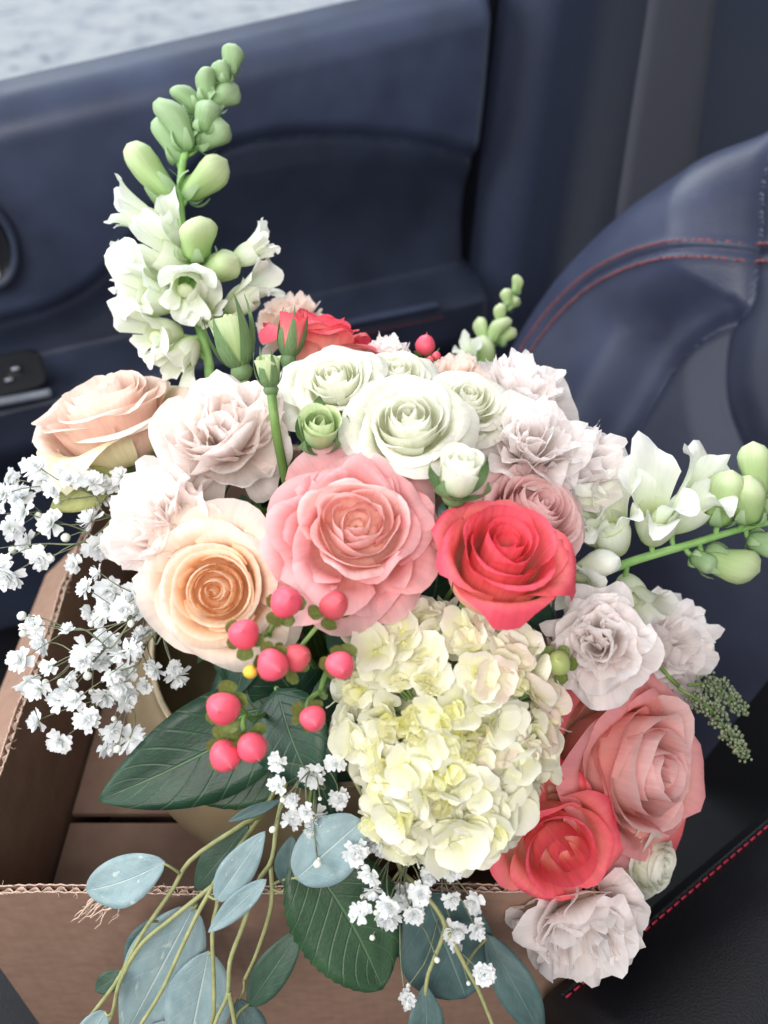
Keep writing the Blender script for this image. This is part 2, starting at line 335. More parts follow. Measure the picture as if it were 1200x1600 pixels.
# ------------------------------------------------------------------ the car: snow, door, pillar, belt, seat
DD = np.array([.9063, .4226, 0]); DN = np.array([.4226, -.9063, 0]); DA = np.array([-.39, .97, 0]); ZUP = np.array([0, 0, 1.])
def door_pt(u, z, w): return DA + DD*u + DN*w + ZUP*z
def door_px(px, py, w=0.):
    d = ray(px, py); t = (DN@DA + w - DN@CAM)/(DN@d); p = CAM + d*t
    return (p-DA)@DD, p[2]
def poly_dist(x, y, poly, signed=True):
    """distance to a polyline; positive on its left side"""
    best = np.full(x.shape, 1e9); sg = np.ones(x.shape)
    for (ax, ay), (bx, by) in zip(poly[:-1], poly[1:]):
        ex, ey = bx-ax, by-ay; l2 = ex*ex+ey*ey+1e-12
        t = np.clip(((x-ax)*ex+(y-ay)*ey)/l2, 0, 1)
        qx, qy = x-(ax+t*ex), y-(ay+t*ey); dd = np.hypot(qx, qy)
        c = ex*(y-ay)-ey*(x-ax); up = dd < best-1e-9
        sg = np.where(up, np.sign(c), sg); best = np.minimum(best, dd)
    return best*sg if signed else best
def grid_normals(P3):
    a = np.gradient(P3, axis=1); b = np.gradient(P3, axis=0); n = np.cross(a, b); n /= np.linalg.norm(n, axis=2)[..., None]+1e-12
    return n.reshape(-1, 3)
def smooth2(pts, n=40): return [tuple(p[:2]) for p in smooth_path([(a, b, 0) for a, b in pts], n)]

CAR = thing('car', (.1, .6, -1.0), 'dark interior of a parked car: leather seat, door and pillar', 'car')
def build_snow():
    rng = np.random.default_rng(3); n = 120
    xs = np.linspace(-14, 16, n); ys = np.linspace(1.5, 40, n); X, Y = np.meshgrid(xs, ys)
    Z = np.full(X.shape, -.95)
    for k in range(40):
        fx, fy, ph = rng.uniform(-3, 3), rng.uniform(-3, 3), rng.uniform(0, 6.3); Z += .006*np.sin(fx*X+fy*Y+ph)
    me = mk_mesh('snow_ground', np.stack([X.ravel(), Y.ravel(), Z.ravel()], 1), grid_faces(n, n), M['snow'])
    tag(add('snow_ground', me), kind='structure')
build_snow()

ZB = lambda u: .372 + .098*u
def build_door():
    curve = smooth2([door_px(a, b) for a, b in [(-320, 575), (-120, 535), (0, 500), (70, 480), (130, 450), (180, 405), (215, 360), (262, 295), (318, 240), (380, 212), (470, 202), (560, 204), (660, 218), (790, 255)]], 90)
    u0, u1 = -.85, .575
    nu, nz = 190, 210
    us = np.linspace(u0, u1, nu); vs = np.linspace(0, 1, nz)
    U, V = np.meshgrid(us, vs); Z = -.36 + (ZB(U)+.36)*V
    d = poly_dist(U, Z, curve)              # left of a curve running to larger u = above
    Wd = .012*sstep((d+.008)/.026) - .0025*np.exp(-((d+.004)/.005)**2)
    # the upper pad swells gently towards the belt line
    Wd += .018*sstep((Z-.10)/.25)
    Wd -= .012*np.sin(np.clip((Z-.05)/.2, 0, 1)*math.pi)*(d < 0)*sstep(-d/.05)
    arm = sstep((.066-Z)/.022)
    Wd += .075*arm - .05*sstep((-.0-Z)/.10)
    r = .045; k = np.clip((Z-(ZB(U)-r))/r, 0, 1); Wd -= r*(1-np.sqrt(np.maximum(1-k*k, 0)))*1.4
    e = np.clip((U-(u1-.03))/.03, 0, 1); Wd -= .05*e**3
    P3 = DA[None, None]+U[..., None]*DD+Wd[..., None]*DN+Z[..., None]*ZUP
    pv = P3.reshape(-1, 3); gn = grid_normals(P3); faces = grid_faces(nu, nz)
    up = d.ravel() > -.002
    fa = [f for f in faces if up[f[0]] or up[f[2]]]; fb = [f for f in faces if not (up[f[0]] or up[f[2]])]
    def sub(fs, nm, mat):
        ids = sorted({i for q in fs for i in q}); mp = {a: b for b, a in enumerate(ids)}
        me = mk_mesh(nm, pv[ids], [tuple(mp[i] for i in q) for q in fs], mat); me.normals_split_custom_set_from_vertices(gn[ids].tolist()); return me
    root = add('door', sub(fa, 'door', M['door']), CAR); root['label'] = 'dark navy door panel below the snowy window, with armrest'
    add('insert_panel', sub(fb, 'insert_panel', M['door_d']), root)
    # belt seal behind the edge
    v, f = tube([door_pt(u, ZB(u)-.05, -.075) for u in np.linspace(u0, u1, 30)], .012, ns=8); add('window_seal', mk_mesh('window_seal', v, f, M['gloss']), root)
    # window pane standing in the seal
    v = []
    for w in (-.071, -.075):
        for u, z in ((u0, ZB(u0)-.05), (u1, ZB(u1)-.05), (u1, 1.0), (u0, 1.0)): v.append(door_pt(u, z, w))
    add('window_pane', mk_mesh('window_pane', v, [(0, 1, 2, 3), (7, 6, 5, 4), (0, 4, 5, 1), (1, 5, 6, 2), (2, 6, 7, 3), (3, 7, 4, 0)], M['glass'], smooth=False), root)
    # pale grey tube that paints in the highlight along the armrest edge
    pa = [door_pt(*door_px(a, b, .082), .082) for a, b in [(-220, 668), (-100, 645), (0, 628), (40, 621), (80, 613)]]
    v, f = tube(smooth_path(pa, 24), .0055, ns=8); add('armrest_edge_highlight', mk_mesh('armrest_edge_highlight', v, f, M['grey']), root)
    pa = [door_pt(*door_px(a, b, .076), .076) for a, b in [(470, 525), (560, 502), (640, 486), (686, 476)]]  # tube in the lighter door colour, painting the edge highlight towards the rear
    v, f = tube(smooth_path(pa, 20), .006, ns=8); add('armrest_rear_highlight', mk_mesh('armrest_rear_highlight', v, f, M['door']), root)
    s = MB()
    for k in range(26):
        a = k/26; px = 470+226*a; py = 542-48*a
        q = [door_pt(*door_px(px+o, py-.2*o, .083), .083) for o in (0, 5)]; vv, ff = tube(q, .0008, ns=5); s.add(vv, ff)
    tag(add('armrest_stitching', s.mesh('armrest_stitching', M['thread']), root), kind='stuff')
    # inner handle bezel cut by the picture edge: ring and dished cup
    cu, cz = door_px(-28, 380, .03); c = door_pt(cu, cz, .036)
    mw = frame(c, DN)
    v = []; ns, nr = 48, 10
    for i in range(ns):
        a = 2*math.pi*i/ns
        for j in range(nr):
            b = 2*math.pi*j/nr; rr = .040+.006*math.cos(b); v.append((rr*math.cos(a)*1.2, rr*math.sin(a)*.8, .006*math.sin(b)))
    f = [(i*nr+j, ((i+1) % ns)*nr+j, ((i+1) % ns)*nr+(j+1) % nr, i*nr+(j+1) % nr) for i in range(ns) for j in range(nr)]
    hb = add('handle_bezel', mk_mesh('handle_bezel', v, f, M['door_d']), root, mw)
    v, f = lathe([(.0005, -.012), (.02, -.010), (.034, -.003), (.039, .003)], 40)
    add('handle_cup', mk_mesh('handle_cup', [(a*1.2, b*.8, c_) for a, b, c_ in v], f, M['gloss']), root, mw)
    # window switch pod on the armrest
    def slab(px, py, w0, sx, sy, h, mat, nm, par, up):
        u, z = door_px(px, py, w0); c = door_pt(u, z, w0)
        mwx = frame(c, up, 0, 1, DD); v = []; rim = 28
        for zz, sc in ((-.006, 1), (h*.7, 1), (h, .93)):
            for k in range(rim):
                a = 2*math.pi*k/rim; ca, sa = math.cos(a), math.sin(a); p = .35
                v.append((sx*sc*np.sign(ca)*abs(ca)**p, sy*sc*np.sign(sa)*abs(sa)**p, zz))
        f = grid_faces(rim, 3, 0, True)+[tuple(range(2*rim, 3*rim))]
        return add(nm, mk_mesh(nm, v, f, mat, smooth=False), par, mwx)
    upn = nrm(ZUP*.7+DN*.75)
    pod = slab(4, 588, .06, .048, .024, .006, M['gloss'], 'switch_pod', root, upn)
    for px, py in ((12, 594), (22, 577)): slab(px, py, .067, .0075, .005, .004, M['gloss'], 'window_switch', root, upn)
    ic = MB()
    for px, py in ((14, 593), (24, 576)):
        u, z = door_px(px, py, .072); c = door_pt(u, z, .0735)
        for a in (0, 1): 
            vv, ff = tube([c-DD*.004+upn*.001*a+ZUP*.0012*a, c+DD*.004+upn*.001*a+ZUP*.0012*a], .0008, ns=5); ic.add(vv, ff)
    add('switch_icon', ic.mesh('switch_icon', M['icon']), root)
build_door()

def build_pillar():
    us = np.concatenate([np.linspace(.56, .80, 50), np.linspace(.81, 1.7, 20)]); zs = np.linspace(-.36, .9, 30)
    U, Z = np.meshgrid(us, zs)
    sh = U - .05*(Z-.2)                       # the edge leans a little
    k = np.clip((sh-.592)/.07, 0, 1)
    Wp = -.09 + .105*np.sqrt(np.maximum(1-(1-k)**2, 0)) - .05*sstep((sh-.70)/.16) - .03*sstep((sh-.86)/.5)
    P3 = DA[None, None]+U[..., None]*DD+Wp[..., None]*DN+Z[..., None]*ZUP
    root = add('pillar', mk_mesh('pillar', P3.reshape(-1, 3), grid_faces(len(us), len(zs)), M['trim']), CAR)
    # dark weatherstrip in the gap
    v, f = tube([door_pt(.583+.05*(z-.2), z, -.045) for z in np.linspace(-.36, .9, 20)], .016, ns=10); add('weatherstrip', mk_mesh('weatherstrip', v, f, M['gloss']), root)
build_pillar()

def build_belt():
    w = .12; n = 30
    L0 = [door_px(a, b, w) for a, b in [(1024, -120), (1013, 0), (990, 150), (966, 310), (935, 520)]]
    R0 = [door_px(a, b, w) for a, b in [(1135, -120), (1118, 0), (1100, 150), (1078, 310), (1050, 520)]]
    Lp, Rp = smooth_path([door_pt(u, z, w) for u, z in L0], n), smooth_path([door_pt(u, z, w) for u, z in R0], n)
    v = []; uv = []; m = 7
    for i in range(n):
        for j in range(m):
            a = j/(m-1); v.append(Lp[i]*(1-a)+Rp[i]*a + DN*.003*math.sin(math.pi*a)); uv.append((a, i/(n-1)))
    o = add('seat_belt', mk_mesh('seat_belt', v, grid_faces(m, n), M['belt'], uv), CAR)
    so = o.modifiers.new('thick', 'SOLIDIFY'); so.thickness = .0014
    o['label'] = 'woven dark grey seat belt strap in front of the pillar'
build_belt()

# backrest plane
SN = nrm([.9063, .4226, -.42]); SA = DN.copy(); SB = np.cross(SN, SA); SB = SB if SB[2] > 0 else -SB
SC0 = np.array([.906, .423, -.42])@np.array([.26, .717, .10])/np.linalg.norm([.9063, .4226, -.42])
def seat_px(px, py, off=0.):
    d = ray(px, py); t = (SC0-off - SN@CAM)/(SN@d); p = CAM+d*t
    return (p@SA, p@SB)
def seat_pt(s, h, off=0.): return SA*s + SB*h + SN*(SC0-off)
def build_seat():
    sil = smooth2([seat_px(a, b) for a, b in [(600, 1000), (680, 800), (760, 640), (806, 548), (846, 478), (905, 400), (990, 318), (1080, 255), (1150, 205), (1182, 165), (1204, 100), (1225, 20), (1260, -120)]], 70)
    inn = smooth2([seat_px(a, b, .02) for a, b in [(820, 960), (900, 800), (958, 705), (1003, 630), (1046, 560), (1095, 513), (1146, 480), (1160, 440), (1172, 372), (1176, 260), (1190, 130), (1215, 20), (1260, -150)]], 90)
    cr2 = smooth2([seat_px(a, b) for a, b in [(1150, 476), (1134, 540), (1131, 610), (1146, 670), (1180, 730), (1260, 800)]], 30)
    seam = smooth2([seat_px(a, b, .045) for a, b in [(806, 590), (830, 545), (868, 494), (920, 445), (985, 410), (1060, 390), (1120, 382), (1174, 383)]], 50)
    pts = np.array(sil); s0, s1 = pts[:, 0].min()-.06, seat_px(1500, 700)[0]; h0, h1 = seat_px(900, 1150)[1], seat_px(1200, -60)[1]
    n1 = int((s1-s0)/.0032); n2 = int((h1-h0)/.0032)
    S, H = np.meshgrid(np.linspace(s0, s1, n1), np.linspace(h0, h1, n2))
    ds = -poly_dist(S, H, sil); di = poly_dist(S, H, inn); dc = poly_dist(S, H, cr2, False); dm = poly_dist(S, H, seam); am = np.abs(dm)
    rho = .075
    k = np.clip(ds/rho, 0, 1)
    F = -rho + rho*np.sqrt(np.maximum(1-(1-k)**2, 0))
    F = np.where(ds < 0, -rho + ds*3.5, F)
    kb = np.clip(di/.07, 0, 1)
    F += .05*np.sin(kb*math.pi/2)**1.15
    F -= .006*np.exp(-(di/.007)**2)
    F -= .004*np.exp(-(dc/.005)**2)
    ins = (ds > .01)
    F -= (.0035*np.exp(-(am/.0022)**2) - .002*np.exp(-((am-.006)/.004)**2))*ins
    F -= .014*sstep(np.clip(-dm, 0, .06)/.06)*(di > 0)*sstep(di/.03)   # panel under the seam sinks
    F += .010*sstep(dc/.04)*(di < 0)
    P3 = S[..., None]*SA+H[..., None]*SB+(SC0-F)[..., None]*SN
    keep = ds > -.06
    faces = [f for f in grid_faces(n1, n2) if keep.ravel()[f[0]] and keep.ravel()[f[2]]]
    pv = P3.reshape(-1, 3); gn = grid_normals(P3); wing = (di.ravel() > 0)
    def sub(fs, nm, mat):
        ids = sorted({i for q in fs for i in q}); mp = {a: b for b, a in enumerate(ids)}
        me = mk_mesh(nm, pv[ids], [tuple(mp[i] for i in q) for q in fs], mat); me.normals_split_custom_set_from_vertices(gn[ids].tolist()); return me
    root = bol = add('seat', sub([f for f in faces if not wing[f[0]]], 'seat', M['leather_d']), CAR)
    add('wing_bolster', sub([f for f in faces if wing[f[0]]], 'wing_bolster', M['leather']), root)
    # paired rows of stitches either side of the seam
    Sg, Hg = S[0], H[:, 0]
    def Fat(s, h):
        i = int(np.clip(np.searchsorted(Sg, s), 0, n1-1)); j = int(np.clip(np.searchsorted(Hg, h), 0, n2-1)); return F[j, i]
    st = MB(); sm = np.array(smooth2(seam, 300)); ln = np.r_[0, np.cumsum(np.hypot(*np.diff(sm, axis=0).T))]
    for side in (-.0075, .0075):
        for a in np.arange(.03, ln[-1]-.003, .0056):
            q = []
            for o in (0, .0042):
                x = np.interp(a+o, ln, sm[:, 0]); y = np.interp(a+o, ln, sm[:, 1]); x2 = np.interp(a+o+.002, ln, sm[:, 0]); y2 = np.interp(a+o+.002, ln, sm[:, 1])
                t = np.array([x2-x, y2-y]); t /= np.linalg.norm(t)+1e-9; sx, sy = x-t[1]*side, y+t[0]*side
                q.append(seat_pt(sx, sy, Fat(sx, sy)+.0014))
            vv, ff = tube(q, .0011, ns=5); st.add(vv, ff)
    tag(add('stitching', st.mesh('stitching', M['thread']), bol), kind='stuff')
    # cushion under the box and its front bolster
    n = 40; X, Y = np.meshgrid(np.linspace(-.75, .95, n), np.linspace(-.1, 1.35, n))
    Z = -.092 - .25*sstep((-.36-X)/.12) - .2*sstep((Y-.86)/.2)
    add('cushion', mk_mesh('cushion', np.stack([X.ravel(), Y.ravel(), Z.ravel()], 1), grid_faces(n, n), M['leather_k']), root)
build_seat()

def build_console():
    """leather bolster nearest the camera on the right with one red stitched seam"""
    a, b = P(1165, 1715, .56), P(1455, 1425, .63); ax = b-a; a2, b2 = a-ax*.35, b+ax*.6; R = .115
    t = nrm(ax); path = [a2*(1-s)+b2*s for s in np.linspace(0, 1, 40)]
    v, f = tube(path, R, ns=72); root = add('side_bolster', mk_mesh('side_bolster', v, f, M['leather_k']), CAR); root['label'] = 'black leather side bolster with a single red stitched seam'
    # seam: on the circle round the axis at a fixed angle, near the visible upper rim
    toc = nrm(CAM-a); toc = nrm(toc - t*(toc@t)); sid = np.cross(t, toc)
    if sid@(RIGHT*-1+UP) < 0: sid = -sid
    st = MB(); L_ = np.linalg.norm(b2-a2); ang = math.radians(58)
    nd = math.cos(ang)*toc + math.sin(ang)*sid
    for k in range(int(L_/.0068)):
        p = a2+t*(k*.0068)+nd*(R+.0006); vv, ff = tube([p, p+t*.0046], .0008, ns=5); st.add(vv, ff)
    tag(add('stitching', st.mesh('stitching', M['thread_r']), root), kind='stuff')
    nd2 = math.cos(ang+.06)*toc + math.sin(ang+.06)*sid
    vv, ff = tube([a2+nd2*R, b2+nd2*R], .002, ns=6); add('seam_welt', mk_mesh('seam_welt', vv, ff, M['leather_k']), root)
build_console()

# ------------------------------------------------------------------ cardboard box
def build_box():
    x0, x1, y0, y1, zt, zb = -.250, .124, .236, .66, .15, -.082
    root = thing('cardboard_box', ((x0+x1)/2, (y0+y1)/2, -.09), 'open brown corrugated cardboard box with ragged cut rim holding the bouquet', 'box')
    rng = np.random.default_rng(8); T = .0048
    def wall(a, b, inward, name='side_wall'):
        a, b, inward = np.array(a), np.array(b), np.array(inward); Lw = np.linalg.norm(b-a); n = int(Lw/.003)
        s = np.linspace(0, 1, n); rag = np.cumsum(rng.normal(0, .0005, n)); rag -= np.linspace(rag[0], rag[-1], n); rag = np.clip(rag, -.003, .003)
        def sheet(off, th, extra, mat, nm, par):
            v = []
            for o in (off, off+th):
                for z in (zb-.008, zt*.5, None):
                    for i in range(n):
                        p = a*(1-s[i])+b*s[i]+inward*o; p = np.array([p[0], p[1], (zt+rag[i]+extra[i]) if z is None else z]); v.append(p)
            f = [q[::-1] for q in grid_faces(n, 3)]+grid_faces(n, 3, 3*n)
            f += [(2*n+i, 2*n+i+1, 5*n+i+1, 5*n+i) for i in range(n-1)]
            return add(nm, mk_mesh(nm, v, f, mat, smooth=False), par)
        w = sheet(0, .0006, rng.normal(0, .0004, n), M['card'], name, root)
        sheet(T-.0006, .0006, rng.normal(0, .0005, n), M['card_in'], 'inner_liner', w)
        m = int(Lw/.0012); v = []
        for z in (zt-.03, None):
            for i in range(m):
                q = i/(m-1); ph = q*Lw/.0078*2*math.pi; o = T/2+(T/2-.0011)*math.sin(ph)
                p = a*(1-q)+b*q+inward*o; zz = zt+np.interp(q, s, rag)-.0012+.001*math.sin(q*211)*math.sin(q*97); v.append((p[0], p[1], zz if z is None else z))
        fl = add('flute', mk_mesh('flute', v, grid_faces(m, 2), M['fibre']), w)
        so = fl.modifiers.new('thick', 'SOLIDIFY'); so.thickness = .0006
        # pale torn paper edge and loose fibres
        fb = MB()
        for o in (.0003, T-.0003):
            pts = [np.r_[(a*(1-q)+b*q+inward*o)[:2], zt+np.interp(q, s, rag)+.0002+.0005*math.sin(q*400+o*9e3)] for q in np.linspace(0, 1, n)]
            vv, ff = tube(pts, .0005, ns=5); fb.add(vv, ff)
        for k in range(int(Lw*420)):
            q = rng.uniform(0, 1); o = rng.uniform(-.0006, T+.0006); p = np.r_[(a*(1-q)+b*q+inward*o)[:2], zt+np.interp(q, s, rag)]
            pts = [p]
            d = rng.normal(0, 1, 3); d[2] = abs(d[2])*.6
            for j in range(4): d = d+rng.normal(0, .6, 3); pts.append(pts[-1]+nrm(d)*rng.uniform(.0006, .0016))
            vv, ff = tube(pts, .00022, .0001, ns=4); fb.add(vv, ff)
        tag(add('torn_fibres', fb.mesh('torn_fibres', M['fibre']), w), kind='stuff')
        return w
    w = wall((x0, y0, 0), (x1, y0, 0), (0, 1, 0)); wall((x1, y0, 0), (x1, y1, 0), (-1, 0, 0)); wall((x1, y1, 0), (x0, y1, 0), (0, -1, 0)); wall((x0, y1, 0), (x0, y0, 0), (1, 0, 0))
    # a torn strip of paper hanging from the front rim
    c = P(160, 1412, .497); s = MB()
    for k in range(16):
        pts = [c+np.array([.004, .004, .002])+rng.normal(0, .0022, 3)*np.array([2.5, .5, .6])]
        for j in range(7): pts.append(pts[-1]+np.array([-.0022, -.0010, -.0021])+rng.normal(0, .0011, 3))
        vv, ff = tube(pts, .0009, .0003, ns=5); s.add(vv, ff)
    tag(add('torn_strip', s.mesh('torn_strip', M['fibre']), w), kind='stuff')
    # floor flaps: two outer boards meeting with a gap
    def board(xa, xb, ya, yb, z, th, nm, mat):
        v = [(x, y, zz) for zz in (z-th, z) for x, y in ((xa, ya), (xb, ya), (xb, yb), (xa, yb))]
        add(nm, mk_mesh(nm, v, [(3, 2, 1, 0), (4, 5, 6, 7), (0, 1, 5, 4), (1, 2, 6, 5), (2, 3, 7, 6), (3, 0, 4, 7)], mat, smooth=False), root)
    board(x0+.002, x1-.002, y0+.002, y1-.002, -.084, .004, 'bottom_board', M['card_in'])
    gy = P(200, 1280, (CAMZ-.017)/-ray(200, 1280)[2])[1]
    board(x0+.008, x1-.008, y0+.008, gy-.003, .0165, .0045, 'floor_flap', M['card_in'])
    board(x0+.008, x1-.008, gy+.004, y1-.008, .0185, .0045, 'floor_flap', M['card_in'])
    # outer flap folded down along the left wall
    v = []
    for o in (0, .004):
        v += [(x0-.006, y0+.05, .10+o), (x0-.006, y1-.05, .10+o), (x0-.07, y1-.07, .045+o), (x0-.07, y0+.07, .045+o)]
    add('outer_flap', mk_mesh('outer_flap', v, [(3, 2, 1, 0), (4, 5, 6, 7), (0, 1, 5, 4), (1, 2, 6, 5), (2, 3, 7, 6), (3, 0, 4, 7)], M['card'], smooth=False), root)
build_box()

# ------------------------------------------------------------------ bowl vase
VC = np.array([-.040, .425, .019])
def build_bowl():
    pr = [(.001, 0), (.085, 0), (.092, .003), (.118, .02), (.142, .048), (.152, .078), (.150, .105), (.138, .128), (.130, .138), (.128, .141), (.124, .139), (.132, .124), (.142, .1), (.143, .078), (.133, .05), (.1, .02), (.001, .012)]
    pr = [(a, b) for a, b, _ in smooth_path([(a, b, 0) for a, b in pr], 60)]
    v, f = lathe(pr, 72)
    o = add('vase_bowl', mk_mesh('vase_bowl', v, f, M['bowl']), None, Matrix.Translation(Vector(VC)))
    tag(o, 'round bronze glazed bowl vase standing inside the cardboard box', 'vase')
build_bowl()
srng = np.random.default_rng(77)
def stem_foot():
    a = srng.uniform(0, 6.28); r = srng.uniform(.0, .06); return VC+np.array([r*math.cos(a), r*math.sin(a), .03])
def stem_path(top, ax, foot, back=.035):
    top = np.asarray(top); mouth = VC+np.array([0, 0, .13])+(nrm(top-VC)*np.array([1, 1, 0]))*.085
    a = top-np.asarray(ax)*back
    return smooth_path([foot, mouth*.75+foot*.25, mouth*.55+a*.45, a, top], 18)

# ------------------------------------------------------------------ flower builders
def petal_grid(rz, th0, span, nu=11, nv=11, round_=.22, pw=2.4, skew=.05, ruffle=0., rf=(3, 5), curl=0., cstart=.7, point=0., serr=0., rng=None, wprof=None, wr=0.):
    """rz(v)->(r,z) profile; returns verts, faces, uvs around local z"""
    u = np.linspace(-1, 1, nu); v = np.linspace(0, 1, nv)**.85; U, V = np.meshgrid(u, v)
    s = 1-round_*np.abs(U)**pw
    if point: s += point*np.exp(-(U/.28)**2)
    if serr:
        s = s + serr*(rng.uniform(-1, 1, nu)[None, :]) 
    T = V*s; r, z = rz(T)
    if curl:
        c = np.clip((T-cstart)/(1-cstart), 0, 1.3)**2; cc = curl*(1+.5*np.abs(U)**1.5)
        r = r+cc*c*(1-.25*c); z = z-cc*c*.85*c
    ph = rng.uniform(0, 6.28, 4); f1, f2 = rng.uniform(*rf), rng.uniform(*rf)*1.9
    wv = (np.sin(f1*U*1.6+ph[0])+.55*np.sin(f2*U*1.6+ph[1]))*ruffle*T**2.2
    z = z+wv; r = r+wv*.6*np.sin(ph[2])+ruffle*.8*T**2*np.sin(f1*U*1.3+ph[3])
    sp = span*(np.ones_like(T) if wprof is None else wprof(T))
    th = th0+U*sp; r = r*(1+skew*U+wr*T*np.sin(f1*.8*U+ph[2]))
    vv = np.stack([r*np.cos(th), r*np.sin(th), z], -1).reshape(-1, 3)
    uv = np.stack([(U+1)/2, T], -1).reshape(-1, 2)
    return vv, grid_faces(nu, nv), uv
def bez(p):
    p = np.array(p)
    def f(t):
        t = np.clip(t, 0, 1.15); a = (1-t)
        q = [a**3, 3*a*a*t, 3*a*t*t, t**3]
        return sum(q[i]*p[i][0] for i in range(4)), sum(q[i]*p[i][1] for i in range(4))
    return f
def jitter(v, rng, a):
    m = np.array(Matrix.Rotation(rng.normal(0, a), 3, 'X') @ Matrix.Rotation(rng.normal(0, a), 3, 'Y')); return v@m.T
def sepals(parent, mw, R, rng, n=5, length=.8, mat='sepal', droop=.3):
    for k in range(n):
        th = 2*math.pi*k/n+rng.uniform(-.2, .2); L_ = R*length*rng.uniform(.85, 1.15); dr = droop*rng.uniform(.6, 1.4)
        v, f, uv = petal_grid(bez([(.02*R, -.04*R), (.35*L_, -.1*L_), (.8*L_*(1-dr*.2), .25*L_-dr*.25*L_), (L_*(.9), L_*(.55-dr))]), th, .5, 5, 8, .02, 2, 0, .01*R, rng=rng, wprof=lambda T: np.clip(1.25-1.2*T, .03, 1))
        add('sepal', mk_mesh('sepal', v, f, M[mat], uv), parent, mw)
def rose(label, loc, ax, R, H, n, mats, seed, name='rose', spin=0, p=.75, drop=.65, dp=2., curl=.16, span=(2.3, .95), rin=.07, ruf=.025, group=None, cat='rose', sep=True, belly=1.12, close=.75, point=.05, stem=True, inner_mat=None, inner_q=.45, guard=None, dip=.12, wob=.05, flare=.75, fq=.22, k=1.0, lift_k=.62):
    R *= k; H *= k; ruf *= 1.5
    rng = np.random.default_rng(seed); loc = np.asarray(loc); ax = nrm(ax)
    base = loc-ax*H*.55                               # loc is the middle of the bloom
    foot = stem_foot(); root = thing(name, foot, label, cat, group); mw = frame(base, ax, spin)
    gold = 2.39996
    for i in range(n):
        q = i/(n-1); Ri = R*(rin+(1-rin)*q**p)*rng.uniform(.96, 1.04); Z = H*(1-drop*q**dp)*(1-dip*(1-q)**4)*rng.uniform(.97, 1.03)
        top_r = Ri*(close+(1-close)*min(1, q*1.6))
        fl = flare*float(sstep((q-fq)/.5))
        lift = lift_k*max(0., 1-q/.6)*Z
        pr = bez([(.02*R+.06*R*q, lift-.02*H*q), ((Ri*belly*(.9+.15*q)+.08*R)*(1-.25*fl), lift*.95+.02*H), ((Ri*(1.03-.05*q)+.02*R)*(1-.30*fl), max(Z*(.62+.16*fl), lift+.1*Z)), (top_r*(1+.06*fl), Z)])
        sp = span[0]+(span[1]-span[0])*min(1, q*1.25)**.7
        c = curl*R*(.08+.92*q**1.3)*rng.uniform(.7, 1.3)
        v, f, uv = petal_grid(pr, i*gold+rng.normal(0, .12), sp*rng.uniform(.92, 1.08), 13, 12, .13+.10*q, 2.6, .07, ruf*R*(.3+.7*q), (1.5, 3.2), c, .66, point*rng.uniform(0, 1.6)*q, 0, rng, wr=.05+.03*q)
        v = jitter(v, rng, wob*(.3+.7*q))
        mt = mats
        if inner_mat and q < inner_q: mt = inner_mat
        if guard and i >= n-guard[1]: mt = guard[0]
        add('petal', mk_mesh('petal', v, f, M[mt], uv), root, mw)
    if sep: sepals(root, mw, R, rng, 5, .75, 'sepal', .45)
    if stem:
        v, f = tube(stem_path(base, ax, foot)-foot, .0028, .0026, 7); add('stem', mk_mesh('stem', v, f, M['stem']), root, Matrix.Translation(Vector(foot)))
    return root
def carnation(label, loc, ax, R, seed, mat='carn', n=38, H=None, group=None, ruf=.07, serr=.02, name='carnation', inward=.0, spread=1.0, drop=.75, big=1.0):
    R *= 1.14; rng = np.random.default_rng(seed); loc = np.asarray(loc); ax = nrm(ax); H = R*.95 if H is None else H
    base = loc-ax*H*.55; foot = stem_foot(); root = thing(name, foot, label, 'carnation', group); mw = frame(base, ax, rng.uniform(0, 6))
    for i in range(n):
        q = ((i+.5)/n); Ri = R*(.12+.88*q**.62)*rng.uniform(.82, 1.14); Z = H*(1.0-drop*q**2.0)*rng.uniform(.8, 1.14)
        lean = rng.uniform(.75, 1.1)
        pr = bez([(.03*R, 0), (Ri*.45+.05*R, .12*H), (Ri*(.78+.3*inward)*lean, Z*.72), (Ri*(1-inward*.5), Z)])
        sp = (1.15-.45*q)*big*rng.uniform(.7, 1.3)
        v, f, uv = petal_grid(pr, i*2.39996+rng.normal(0, .3), sp, 17, 10, .2, 2.2, rng.uniform(-.12, .12), ruf*R*rng.uniform(.6, 1.6), (2.2, 4.6), R*.10*rng.normal(.6, .8)*q, .6, 0, serr, rng)
        v = jitter(v, rng, .16); c0 = v[-17:].mean(0); tw = Matrix.Rotation(rng.normal(0, .5), 3, Vector(nrm(c0))); v = v@np.array(tw).T
        add('petal', mk_mesh('petal', v, f, M[mat], uv), root, mw)
    pr = [(.001, -.55*H), (.12*R, -.55*H), (.2*R, -.3*H), (.24*R, 0), (.2*R, .15*H)]
    v, f = lathe(pr, 12); add('calyx', mk_mesh('calyx', v, f, M['sepal']), root, mw)
    b2 = base-ax*.5*H
    v, f = tube(stem_path(b2, ax, foot)-foot, .0024, .0022, 6); add('stem', mk_mesh('stem', v, f, M['stem']), root, Matrix.Translation(Vector(foot)))
    return root
def szm(px, py, d, off=0.): return d*depth(px, py, off)/FPX
